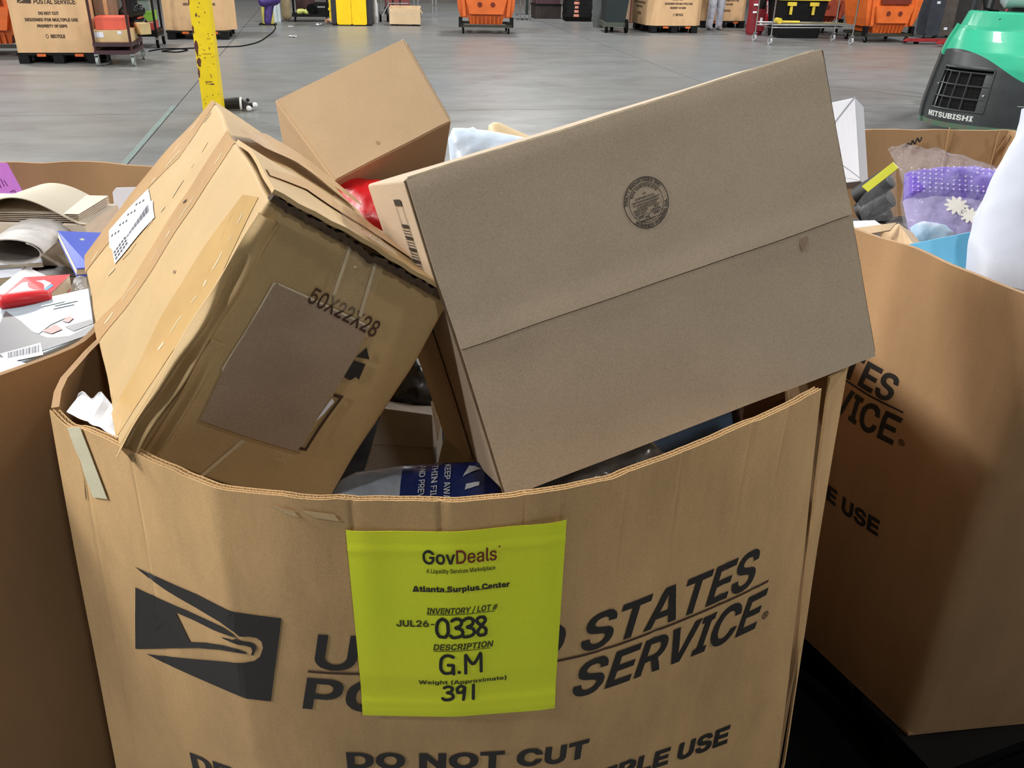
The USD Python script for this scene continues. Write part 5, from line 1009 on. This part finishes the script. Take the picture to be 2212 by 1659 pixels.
boxy('dark_carton', 'maroon box stacked at the back of the low trolley', 'box', put(b0, -.1, .15, .15), (.4, .18, .5), mat('maroon_box', (70, 40, 42), .6, var=.2), parts=[('lid', (.41, .19, .03), (0, 0, .48), mat('maroon_box', (70, 40, 42), .6, var=.2))])
YB = mat('yellow_vinyl', (250, 204, 8), .4, var=.05, scale=6, bump=.15, bscale=12)
c, w = span(722, 808, 56); yb = thing('yellow_bag', 'tall yellow cargo bag with black sides at the far middle', 'cargo bag', off(c, .7, YAW), YAW * .4)
for x in (-.155, .155): part(yb, 'panel', cbox(.30, .68, 1.2, .03, (x, 0, 0.02)), YB)
part(yb, 'seam', cbox(.02, .66, 1.2, .004, (0, 0, .02)), mat('yellow_seam', (214, 164, 10), .5)); 
for x in (-.365, .35): part(yb, 'side_panel', cbox(.10, .6, 1.18, .03, (x, 0, 0.02)), mat('black_vinyl', (40, 40, 46), .5))
part(yb, 'strap', cat(cbox(.05, .02, 1.0, .004, (-.44, -.2, .1)), cbox(.16, .02, .05, .004, (-.40, -.22, .28))), LYEL); part(yb, 'base', cbox(.8, .66, .03, .004), BLACK_PL)
def scrap(label, px, py, pts, m, h=.03, lift=0):
    c = ground(px, py); P = np.array(pts, float); n = 12; a, b = np.meshgrid(np.linspace(-.5, .5, n), np.linspace(-.5, .5, n), indexing='ij')
    Q = np.stack([a * P[0], b * P[1], h * (.5 + meshkit.fbm(np.stack([a * 3, b * 3, 0 * a + px], -1), 3, 3) - .3)], -1)
    Q[..., 2] -= Q[..., 2].min() - .001; single('paper_scrap', label, 'paper scrap', slab(Q, normals(Q), .001), m, loc=c)
scrap('white paper scrap alone on the open floor', 632, 80, (.12, .14), WHITE_PAPER, .07); scrap('small white scrap lying flat left of the trolley', 628, 57, (.1, .08), WHITE_PAPER, .01)
scrap('crumpled white scrap in front of the low trolley', 689, 54, (.13, .2), WHITE_PAPER, .06); scrap('orange and white paper heap at the foot of the yellow bag', 712, 51, (.16, .22), mat('orange_scrap', (230, 160, 110), .6, second=(240, 220, 200), scale=16), .22)
c, w = span(808, 818, 50); single('white_jug', 'slim white plastic tube standing right of the yellow bag', 'tube', lathe([(0, 0), (.042, 0), (.045, .02), (.045, .38), (.03, .41), (.03, .45), (0, .45)], 20), WHITE_PAPER, loc=off(c, .1, YAW), smooth=40)
c, w = span(822, 840, 48); ht = thing('hand_truck', 'grey hand truck with small wheels left of the beige box', 'hand truck', off(c, .3, YAW), YAW)
part(ht, 'frame', cat(tube([(-.05, 0, .1), (.12, .1, .36), (.55, .15, .36)], .012), tube([(-.08, .1, .08), (-.02, .15, .9)], .015), tube([(.1, .1, .08), (.1, .15, .9)], .015)), GALV)
for x in (-.08, .08): part(ht, 'wheel', mv(rot(trimesh.creation.cylinder(.08, .04, sections=20), [0, 1, 0], 90), (x, 0, .08)), BLACK_RUB, smooth=40)
c, w = span(826, 884, 34); boxy('maroon_bale', 'maroon bale behind the beige box', 'bale', off(c, .6, YAW) + np.array([0, .5, .13]), (.56, .5, .6), mat('maroon_bale', (126, 66, 62), .8, var=.2, scale=12, bump=.4), parts=[('strap', (.03, .004, .6), (.05, -.252, 0), BLACK_PL), ('strap', (.03, .004, .6), (-.12, -.252, 0), BLACK_PL)])
single('bale_stand', 'low dark stand under the maroon bale', 'stand', cbox(.6, .5, .128, .006), BLACK_PL, loc=off(c, .6, YAW) + np.array([0, .5, 0]), rz=YAW)
c, w = span(843, 912, 56); bb2 = thing('beige_box', 'beige open-topped box on the floor at the far middle', 'box', off(c, .35, YAW), YAW * .35)
BB = mat('beige_board', (222, 196, 158), .7, var=.04)
for nm, dm, at_ in (('front_panel', (.64, .012, .30), (0, -.17, .03)), ('back_panel', (.64, .012, .34), (0, .17, .03)), ('side_panel', (.012, .34, .32), (-.314, 0, .03)), ('side_panel', (.012, .34, .32), (.314, 0, .03)), ('bottom', (.64, .34, .012), (0, 0, .03))): part(bb2, nm, cbox(*dm, .002, at_), BB)
part(bb2, 'side_flap', rot(cbox(.1, .3, .006, .001, (.36, 0, .30)), [0, 1, 0], 55, (.32, 0, .32)), BB)
for x in (-.22, .22): part(bb2, 'skid', cbox(.14, .3, .03, .004, (x, 0, 0)), BLACK_PL)
c, w = span(893, 950, 40); ld = thing('step_frame', 'grey steel frame legs behind the beige box', 'frame', off(c, .4, YAW), YAW)
for x in (-.27, -.17, .17, .25): part(ld, 'leg', tube([(x, 0, 0), (x * .95, .05, 1.2)], .016), GALV)
part(ld, 'cross_bar', cbox(.1, .03, .03, .004, (.21, 0, .26)), CHROME); part(ld, 'cross_bar', tube([(-.27, .05, 1.1), (.25, .05, 1.1)], .016), GALV); part(ld, 'foot', cbox(.05, .05, .02, .004, (.18, 0, 0)), GALV)
c, w = span(1124, 1150, 45); cf = thing('chrome_rack', 'bright chrome rack legs right of the lone orange cart', 'rack', off(c, .4, YAW), YAW)
for x in (-.11, .0, .1): part(cf, 'post', tube([(x, 0, 0), (x, 0, 1.3)], .016), CHROME)
part(cf, 'shelf', cbox(.3, .4, .03, .004, (0, .2, .08)), GALV); part(cf, 'shelf', cbox(.3, .4, .03, .004, (0, .2, .9)), GALV); part(cf, 'green_panel', cbox(.1, .02, .34, .004, (.08, .12, .1)), mat('dark_green_panel', (48, 62, 56), .6))
PB = mat('plum_box', (96, 66, 74), .6, var=.15)
c, w = span(1155, 1220, 44); db = off(c, .8, YAW) + np.array([0, .3, 0])
boxy('dark_crate', 'dark crate low behind the chrome rack', 'crate', db, (.62, .5, .30), mat('dark_crate', (58, 50, 46), .7, var=.2), parts=[('rim', (.64, .52, .04), (0, 0, .28), BLACK_PL)])
boxy('plum_box', 'plum coloured box on top of the dark crate', 'box', db + np.array([0, 0, .325]), (.58, .45, .3), PB, parts=[('lid', (.6, .47, .03), (0, 0, .1), mat('pale_strip_far', (166, 140, 130), .6))])
c, w = span(1222, 1286, 47); st = thing('tray_stack', 'stack of black trays with an orange label column', 'tray stack', off(c, .7, YAW), YAW * .4)
for k in range(11): part(st, 'tray', cbox(.62 - .02 * (k % 2), .6, .085, .012, (0, 0, .09 + k * .088)), BLACK_PL)
part(st, 'base', cbox(.6, .58, .09, .02), BLACK_RUB)
for k in range(10): part(st, 'label', cbox(.12 - .02 * (k % 3), .006, .055, .001, (-.06, -.305, .10 + k * .088)), mat('orange_label', (206, 112, 86), .5, second=(226, 170, 150), scale=30))
c, w = span(1284, 1306, 60); single('grey_guard', 'grey padded column guard at the far right of the tray stack', 'column guard', mv(blob([(((0, 0, .12), .10), ((0, 0, 2.2), .15))], .1, 2), off(c, .3, YAW)) if False else lathe([(0, 0), (.10, 0), (.13, .25), (.15, .8), (.16, 2.4), (0, 2.4)], 28), mat('grey_guard', (98, 102, 102), .7, var=.1), loc=off(c, .3, YAW), smooth=40)
c, w = span(1318, 1358, 72); tc_ = thing('tilt_cart', 'dark green tilt cart on small wheels by the grey column', 'cart', off(c, .8, YAW), YAW * .3)
DG = mat('dark_green_plastic', (30, 42, 42), .45, var=.1)
part(tc_, 'tub', hull([(-.22, -.35, .2), (.16, -.35, .2), (-.22, .35, .2), (.16, .35, .2), (-.26, -.4, 1.05), (.26, -.4, 1.05), (-.26, .4, 1.05), (.26, .4, 1.05)]), DG)
part(tc_, 'rim', cbox(.58, .86, .06, .01, (0, 0, 1.03)), DG); part(tc_, 'chassis', cbox(.5, .7, .09, .01, (-.02, 0, .11)), mat('olive_chassis', (70, 76, 66), .6))
for x in (-.2, .2): part(tc_, 'wheel', mv(rot(trimesh.creation.cylinder(.13 if x > 0 else .07, .05, sections=24), [0, 1, 0], 90), (x, -.3, .13 if x > 0 else .07)), BLACK_RUB, smooth=40)
part(tc_, 'wheel', mv(rot(trimesh.creation.cylinder(.1, .05, sections=24), [0, 1, 0], 90), (0, .3, .1)), BLACK_RUB, smooth=40)
c, w = span(1358, 1372, 52); boxy('wood_frame', 'reddish wooden frame edge left of the far right postal box', 'frame', off(c, .5, YAW) + np.array([0, .3, 0]), (.06, .5, 1.2), mat('red_wood', (112, 62, 52), .7, var=.2), parts=[('pale_batten', (.05, .5, 1.2), (-.06, 0, 0), mat('pale_batten', (168, 146, 124), .7))])

# a person between the far postal boxes (only the legs reach into the photo)
c = ground(1541, 64); pr = thing('person', 'person in pale grey jeans and grey shoes standing between far postal boxes', 'person', c, YAW)
SKIN = mat('skin', (206, 160, 130), .6, var=.04); JEAN = mat('pale_jeans', (176, 178, 190), .85, var=.12, scale=14, bump=.3, bscale=20)
hip, kn, an = [(-.09, 0, .92), (.09, 0, .92)], [(-.10, -.05, .5), (.11, .0, .5)], [(-.11, .0, .09), (.12, .03, .09)]
bones = [(((0, 0, 1.0), .14), ((0, .0, 1.4), .15)), (((0, 0, 1.4), .12), ((0, 0, 1.52), .06)), (((0, 0, 1.55), .07), ((0, -.01, 1.66), .095)), (((0, -.09, 1.63), .02), ((0, -.10, 1.61), .018))]
for i, s in ((0, -1), (1, 1)):
    bones += [((hip[i], .09), (kn[i], .06)), ((kn[i], .06), (an[i], .04)), (((s * .2, 0, 1.42), .06), ((s * .26, .02, 1.14), .045)), (((s * .26, .02, 1.14), .045), ((s * .25, -.08, .9), .032)), ((an[i], .04), ((an[i][0], -.12, .03), .03)),
              (((s * .09, -.03, 1.64), .02), ((s * .09, -.01, 1.68), .018))]
    bones += [(((s * .25, -.08, .9), .034), ((s * .25, -.11, .84), .03))] + [(((s * (.235 + .011 * f), -.105, .83), .011), ((s * (.232 + .012 * f), -.13, .76 + .008 * abs(f - 1.5)), .008)) for f in range(4)] + [(((s * .235, -.11, .87), .012), ((s * .205, -.14, .82), .009))]
part(pr, 'body', blob(bones, .03, 4), SKIN, smooth=True)
jb = []
for i in (0, 1): jb += [((hip[i], .115), (kn[i], .088)), ((kn[i], .088), ((an[i][0], an[i][1], .07), .072))]
jb.append(((hip[0], .115), (hip[1], .115))); jb.append((((0, 0, 1.0), .15), ((0, 0, .92), .14)))
part(pr, 'jeans', warp(V(blob(jb, .035, 4))[0], .012, 9, 3) is not None and (lambda m: trimesh.Trimesh(warp(m.vertices, .012, 9, 3), m.faces, process=False))(blob(jb, .03, 4)), JEAN, smooth=True)
part(pr, 'shirt', blob([(((0, 0, 1.02), .165), ((0, 0, 1.38), .175)), (((-.19, 0, 1.42), .075), ((.19, 0, 1.42), .075))] + [(((s * .2, 0, 1.42), .08), ((s * .25, .01, 1.2), .065)) for s in (-1, 1)], .04, 4), mat('dark_shirt', (60, 66, 80), .85, var=.1), smooth=True)
part(pr, 'hair', blob([(((0, .02, 1.70), .09), ((0, .03, 1.66), .098))], .03, 3), mat('brown_hair', (52, 38, 30), .8), smooth=True)
for s in (-.03, .03): part(pr, 'eye', mv(trimesh.creation.icosphere(1, .011), (s, -.094, 1.665)), INK)
part(pr, 'mouth', cbox(.045, .01, .01, .002, (0, -.096, 1.575)), mat('lips', (160, 90, 84), .6))
for i in (0, 1): part(pr, 'shoe', blob([(((an[i][0], an[i][1] + .03, .055), .052), ((an[i][0], an[i][1] - .14, .04), .042))], .02, 3), mat('grey_shoe', (150, 150, 156), .7), smooth=True)

# golf bag, wire cart, tote
c, w = span(1618, 1650, 76); gbag = thing('golf_bag', 'dark red golf bag with white and pink patches left of the wire cart', 'golf bag', off(c, .3, YAW), YAW)
RB = mat('dark_red_cloth', (126, 24, 34), .6, var=.2, scale=10, bump=.3)
part(gbag, 'body', lathe([(0, 0), (.15, 0), (.17, .06), (.16, .4), (.18, .75), (.17, 1.0), (.14, 1.05), (0, 1.05)], 24), RB, smooth=40); part(gbag, 'pocket', cbox(.2, .1, .42, .04, (.03, -.15, .08)), RB)
for z in (.42, .56): part(gbag, 'white_strap', cbox(.18, .02, .035, .008, (-.06, -.165, z)), WHITE_PAPER)
part(gbag, 'dark_panel', cbox(.16, .02, .2, .02, (.03, -.17, .5)), BLACK_PL); part(gbag, 'pink_patch', cbox(.07, .02, .12, .01, (.12, -.15, .45)), mat('pink_patch', (206, 110, 110), .6)); part(gbag, 'tag', cbox(.05, .015, .14, .008, (.03, -.215, .2)), WHITE_PAPER)
wc = (ground(1663, 97) + ground(1838, 97)) / 2; wl = float(np.linalg.norm(ground(1838, 97) - ground(1663, 97))); wyaw = math.atan2(*(ground(1838, 97) - ground(1663, 97))[[1, 0]]); wdp = .66
wt = thing('wire_cart', 'long chrome wire shelf cart on casters in front of the orange carts', 'cart', (wc[0], wc[1], 0), wyaw)
for x in (-wl / 2, wl / 2):
    for y in (0, wdp): part(wt, 'post', tube([(x, y, .14), (x, y, 1.6)], .014, 10), CHROME, smooth=40); caster(wt, x, y, .065, mat('pale_wheel', (176, 178, 180), .5), GALV, w=.035)
for z in (.30, 1.15):
    s = part(wt, 'shelf', cat(*[tube([(-wl / 2, y, z + dz), (wl / 2, y, z + dz)], .006, 6) for y in (0, wdp) for dz in (0, .045)], *[tube([(x, 0, z + dz), (x, wdp, z + dz)], .006, 6) for x in (-wl / 2, wl / 2) for dz in (0, .045)]), CHROME)
    part(s, 'wires', cat(*[tube([(x, 0, z + .045), (x, wdp, z + .045)], .003, 4) for x in np.linspace(-wl / 2, wl / 2, 60)], *[tube(np.c_[np.linspace(-wl / 2, wl / 2, 61), np.full(61, y), z + .022 + .022 * (-1) ** np.arange(61)], .0025, 4) for y in (0, wdp)]), CHROME, kind='stuff')
c, w = span(1692, 1790, 88); tt_ = thing('storage_tote', 'large black storage tote with a yellow rim behind the wire cart', 'storage tote', off(c, .6, YAW) + np.array([0, .45, 0]), YAW * .6)
part(tt_, 'tub', hull([(-.42, -.26, 0), (.42, -.26, 0), (-.42, .26, 0), (.42, .26, 0), (-.5, -.32, .72), (.5, -.32, .72), (-.5, .32, .72), (.5, .32, .72)]), BLACK_PL); YR = mat('tote_yellow', (214, 190, 60), .5, var=.05)
part(tt_, 'rim', cat(cbox(1.04, .05, .06, .01, (0, -.33, .70)), cbox(1.04, .05, .06, .01, (0, .33, .70)), cbox(.05, .7, .06, .01, (-.5, 0, .70)), cbox(.05, .7, .06, .01, (.5, 0, .70))), YR)
for x in (-.26, .2): part(tt_, 'latch', cat(cbox(.18, .04, .07, .01, (x, -.35, .60)), cbox(.05, .03, .22, .008, (x, -.34, .44))), YR)
single('white_clothes', 'white and pale blue clothes heaped on the black tote', 'clothes', mv(blob([(((-.4, 0, .82), .09), ((.1, 0, .86), .1)), (((.1, 0, .84), .09), ((.42, .05, .82), .07)), (((-.1, .1, .9), .1), ((.3, .1, .94), .08))], .05), off(c, .6, YAW) + np.array([0, .45, 0])), mat('white_cloth', (224, 228, 238), .8, var=.08, second=(170, 190, 220), scale=8), smooth=True)
c, w = span(1655, 1676, 74); single('red_white_bag', 'red and white sports bag between the golf bag and the tote', 'bag', mv(blob([(((0, 0, .13), .12), ((.05, 0, .4), .12)), (((.05, 0, .42), .11), ((-.02, .05, .75), .1))], .05), off(c, .4, YAW)), mat('red_white_cloth', (196, 20, 44), .6, second=(232, 234, 238), scale=3.2, cut=(.45, .5)), smooth=True)
c, w = span(1672, 1712, 60); single('yellow_mallet', 'yellow handled mallet lying on the wire cart shelf', 'mallet', cat(tube([(-.05, 0, .03), (.32, -.02, .03)], .022, 10), mv(rot(trimesh.creation.cylinder(.05, .14, sections=18), [1, 0, 0], 90), (-.1, 0, .05))), YR, loc=wc + np.array([-.55, .12, .352]), rz=YAW)

# dark cases and the pallet jack
c, w = span(1995, 2050, 84); sc_ = off(c, .4, YAW)
for i, (x, y, h, r, m_, l) in enumerate(((0, 0, .9, .1, mat('slate_case', (60, 64, 72), .5, var=.15), 'slate grey wheeled suitcase standing left of the forklift'), (.36, .1, .95, .05, mat('brown_case', (84, 76, 70), .6, var=.2), 'brown-black suitcase beside the slate one'), (.75, .2, .9, 0, mat('dark_case', (48, 46, 46), .6, var=.2), 'dark suitcase half behind the forklift hood'))):
    t = thing('suitcase', l, 'suitcase', put(sc_, x - .1, y), YAW + r); part(t, 'shell', cbox(.36, .28, h - .06, .06, (0, 0, .06)), m_); part(t, 'handle', cat(tube([(-.08, .1, h), (-.08, .1, h + .3)], .01), tube([(.08, .1, h), (.08, .1, h + .3)], .01), tube([(-.08, .1, h + .3), (.08, .1, h + .3)], .012)), GALV)
    for q in (-.13, .13): caster(t, q, -.06, .022)
    part(t, 'tag', cbox(.08, .012, .05, .004, (0, -.146, .16 + .5 * (i == 0))), LABEL_W)
RJ = mat('red_jack', (150, 44, 48), .5, var=.15)
jk = thing('pallet_jack', 'red pallet jack forks on the floor left of the forklift', 'pallet jack', ground(1952, 96) + np.array([.05, 0, 0]), .12)
for y, x1 in ((.1, 1.0), (-.35, .8)): part(jk, 'fork', hull([(0 if y > 0 else .42, y - .07, .05), (0 if y > 0 else .42, y + .07, .05), (.08 if y > 0 else .5, y - .08, .10), (.08 if y > 0 else .5, y + .08, .10), (1.6, y - .08, .10), (1.6, y + .08, .10), (1.6, y - .08, .04), (1.6, y + .08, .04)]), RJ); part(jk, 'roller', mv(rot(trimesh.creation.cylinder(.035, .08, sections=16), [1, 0, 0], 90), (.25 if y > 0 else .6, y, .035)), BLACK_RUB, smooth=40)
part(jk, 'mast', cbox(.2, .5, .3, .02, (1.65, -.12, .04)), RJ); part(jk, 'handle', tube([(1.7, -.12, .3), (1.95, -.12, 1.1)], .02), RJ)
for y in (-.25, .02): part(jk, 'wheel', mv(rot(trimesh.creation.cylinder(.09, .06, sections=20), [1, 0, 0], 90), (1.78, y, .09)), BLACK_RUB, smooth=40)
# ---------------------------------------------------------------- forklift, tail towards us
TEAL = mat('teal_paint', (64, 190, 150), .28, var=.05, scale=5, coat=.4); TEAL_D = mat('worn_teal', (70, 130, 104), .5, var=.2, scale=14, second=(120, 110, 96))
DGREY = mat('dark_grey_paint', (58, 62, 64), .38, var=.12, scale=6)
FKR = 20
fk = thing('forklift', 'green and dark grey forklift, its tail grille facing the bulk boxes', 'forklift', (4.90, 8.95, 0), math.radians(-FKR))

# half widths and front reach of the tail at several heights
FZ = np.array([.10, .16, .24, .34, .50, .66, .78, .88, .97, 1.02])
FXL = np.array([.86, .872, .872, .862, .838, .81, .79, .76, .72, .70])          # left reach
FYF = np.array([.58, .59, .59, .58, .56, .53, .48, .40, .32, .30])
def tail(phi, z, off=0.0):
    """phi 0 = left flank, 90 = facing us."""
    phi, z = np.broadcast_arrays(np.radians(np.asarray(phi, float) + FKR), np.asarray(z, float)); a, b = np.interp(z, FZ, FXL) + off, np.interp(z, FZ, FYF) + off
    e = .78; c, s = np.cos(phi), np.sin(phi)
    return np.stack([-a * np.sign(c) * np.abs(c) ** e, -b * np.abs(s) ** e, z], -1)
pc_ = lambda z: np.clip(z, .1, 1.02)
def skin(z0f, z1f, p0=-30, p1=200, n=90, m=26):
    ph = np.linspace(p0, p1, n); v = np.linspace(0, 1, m); A, B = np.meshgrid(ph, v, indexing='ij'); z = z0f(A) + (z1f(A) - z0f(A)) * B; return tail(A, z)
def orient(P, th):
    N = normals(P); ctr = np.array([0, .3, .5]); N = N * np.sign((N * (P - ctr)).sum(-1).mean()); return slab(P, N, th)
wave = lambda p: .81 - .05 * ((p - 24) / 42) ** 2 * (p < 24) - .40 * (1 / (1 + np.exp(-(p - 60) / 12.0)))
low = lambda p: .15 + .04 * np.clip((p - 60) / 60, 0, 1)
full = lambda k: (lambda p: np.full(np.shape(p), k))
part(fk, 'counterweight', orient(skin(full(.02 + .08), low, m=8), .02), TEAL_D, smooth=40)
part(fk, 'hood', orient(skin(wave, full(1.0), m=30), .02), TEAL, smooth=40)
# dark lower shell with the grille opening left open
G0, G1, GZ0, GZ1 = 5, 50, .27, .645
for nm, a0, a1, f0, f1 in (('lower_shell', -30, G0, low, wave), ('lower_shell', G1, 200, low, wave), ('lower_shell', G0, G1, low, full(GZ0)), ('lower_shell', G0, G1, full(GZ1), wave)): part(fk, nm, orient(skin(f0, f1, a0, a1, 40 if a1 - a0 < 90 else 80, 16), .02), DGREY, smooth=40)
A, B = np.meshgrid(np.linspace(G0 - 3, G1 + 3, 30), np.linspace(GZ0 - .02, GZ1 + .02, 8), indexing='ij'); part(fk, 'radiator', orient(tail(A, B, -.05), .01), mat('grille_black', (6, 6, 6), .9))
def bar(p0, z0, p1, z1, r=.007, n=16, off=.004): return tube(tail(np.linspace(p0, p1, n), np.linspace(z0, z1, n), off), r, 6)
for z in (GZ0 + .11, GZ0 + .225, GZ1 - .035): part(fk, 'grille_bar', bar(G0, z, G1, z), DGREY, smooth=40)
for p in (15, 24, 34): part(fk, 'grille_bar', bar(p, GZ0, p, GZ1 - .035, n=8), DGREY, smooth=40)
for a, b, c_, d in ((G0, GZ0, G1, GZ0), (G0, GZ1, G1, GZ1), (G0, GZ0, G0, GZ1), (G1, GZ0, G1, GZ1)): part(fk, 'grille_frame', bar(a, b, c_, d, .010), DGREY, smooth=40)
A, B = np.meshgrid(np.linspace(45, 50, 6), np.linspace(GZ0, GZ1 - .035, 6), indexing='ij'); part(fk, 'grille_plate', orient(tail(A, B, .006), .006), DGREY)
part(fk, 'bolt', mv(trimesh.creation.icosphere(2, .014), tail(47.5, .42, .012)), CHROME, smooth=True); part(fk, 'bolt', mv(trimesh.creation.icosphere(2, .009), tail(4, .48, .008)), CHROME, smooth=True)
part(fk, 'maker_lettering', printed(text('MITSUBISHI', 3, 45, .185, .05, 900), lambda x, y, o: tail(x, y - .0004 * 0, o), .003, 2.0), mat('worn_white_letters', (214, 216, 214), .5, var=.15, scale=40), label='worn white maker lettering')
part(fk, 'scratch', tube(tail(np.linspace(66, 100, 14), .355 - .02 * np.linspace(0, 1, 14) ** 2, .001), .003, 4), mat('scratch_pale', (170, 176, 174), .5))
# hood lid
part(fk, 'hood_lid', hull([tail(p, 1.0, -.02) * [1, 1, 0] + [0, 0, z] for p in np.linspace(-20, 200, 30) for z in (.99, 1.0)] + [tail(p, 1.0, -.06) * [1, 1, 0] + [0, 0, 1.115] for p in np.linspace(-20, 200, 30)] + [tail(p, 1.0, -.08) * [1, 1, 0] + [0, 0, 1.125] for p in np.linspace(-20, 200, 30)]), TEAL)
part(fk, 'hood_body', hull([(-.5, .1, .2), (.5, .1, .2), (-.5, 1.2, .2), (.5, 1.2, .2), (-.45, .1, 1.0), (.45, .1, 1.0), (-.45, 1.2, 1.0), (.45, 1.2, 1.0)]), DGREY)
for p, z in ((40, 1.06), (62, 1.05), (80, 1.06)): part(fk, 'paint_chip', printed(Point(0, 0).buffer(.014, 3), lambda x, y, o: tail(p, 1.0, -.055 + .012) * [1, 1, 0] + np.stack([np.asarray(x) * .9, 0 * x, z + y], -1), 0), mat('paint_chip_dark', (30, 60, 52), .7))
for x in (-.48, .48):
    for y in (.35, 1.75): part(fk, 'tyre', mv(rot(cat(lathe([(.09, -.09), (.2, -.09), (.23, -.06), (.23, .06), (.2, .09), (.09, .09)], 28)), [0, 1, 0], 90), (x, y, .23)), BLACK_RUB, smooth=40)
part(fk, 'chassis', cbox(.9, 1.9, .3, .03, (0, 1.05, .16)), DGREY); part(fk, 'seat', cat(cbox(.5, .5, .14, .05, (0, .95, 1.13)), cbox(.5, .14, .5, .05, (0, .7, 1.2))), BLACK_PL)
for x, y in ((-.45, .25), (.45, .25), (-.45, 1.75), (.45, 1.75)): part(fk, 'roof_post', tube([(x, y, .95), (x * .95, y + (.12 if y < 1 else -.2), 2.1)], .03), DGREY)
part(fk, 'roof', cat(*[cbox(.05, 1.6, .03, .004, (x, 1.0, 2.1)) for x in np.linspace(-.42, .42, 6)], cbox(.9, .05, .04, .004, (0, .3, 2.1)), cbox(.9, .05, .04, .004, (0, 1.7, 2.1))), DGREY)
part(fk, 'mast', cat(cbox(.06, .1, 2.0, .006, (-.3, 2.1, .1)), cbox(.06, .1, 2.0, .006, (.3, 2.1, .1)), cbox(.66, .06, .08, .006, (0, 2.1, 1.9)), cbox(.66, .06, .08, .006, (0, 2.1, .6))), DGREY)
for x in (-.22, .22): part(fk, 'fork', hull([(x - .05, 2.15, .06), (x + .05, 2.15, .06), (x - .05, 2.15, .1), (x + .05, 2.15, .1), (x - .04, 3.1, .05), (x + .04, 3.1, .05), (x, 3.1, .06)]), DGREY)
gt = thing('gas_cylinder', 'grey gas cylinder lying strapped on top of the forklift', 'gas cylinder', (4.82, 9.02, 1.13), math.radians(-FKR))
TK = mat('tank_grey', (186, 192, 196), .35, var=.06)
tk = rot(lathe([(0, -.42), (.10, -.41), (.15, -.36), (.155, -.3), (.155, .3), (.15, .36), (.10, .41), (0, .42)], 30), [0, 1, 0], 90)
part(gt, 'tank', mv(tk, (.12, .05, .165)), TK, smooth=40); part(gt, 'valve_collar', mv(rot(lathe([(.06, 0), (.075, 0), (.075, .1), (.06, .1)], 20), [0, 1, 0], -90), (-.29, .05, .165)), TK, smooth=40)
for x in (-.05, .3): part(gt, 'strap', mv(rot(lathe([(.156, -.02), (.162, -.02), (.162, .02), (.156, .02)], 30), [0, 1, 0], 90), (x, .05, .165)), BLACK_PL, smooth=40)
part(gt, 'bracket', cbox(.6, .22, .02, .005, (.12, .05, 0)), BLACK_PL)
hs = tube(curve([(-.38, .02, .22), (-.44, -.02, .12), (-.42, -.08, .02), (-.3, -.12, .0)], 16), .012, 6); part(gt, 'hose', hs, BLACK_RUB, smooth=True)
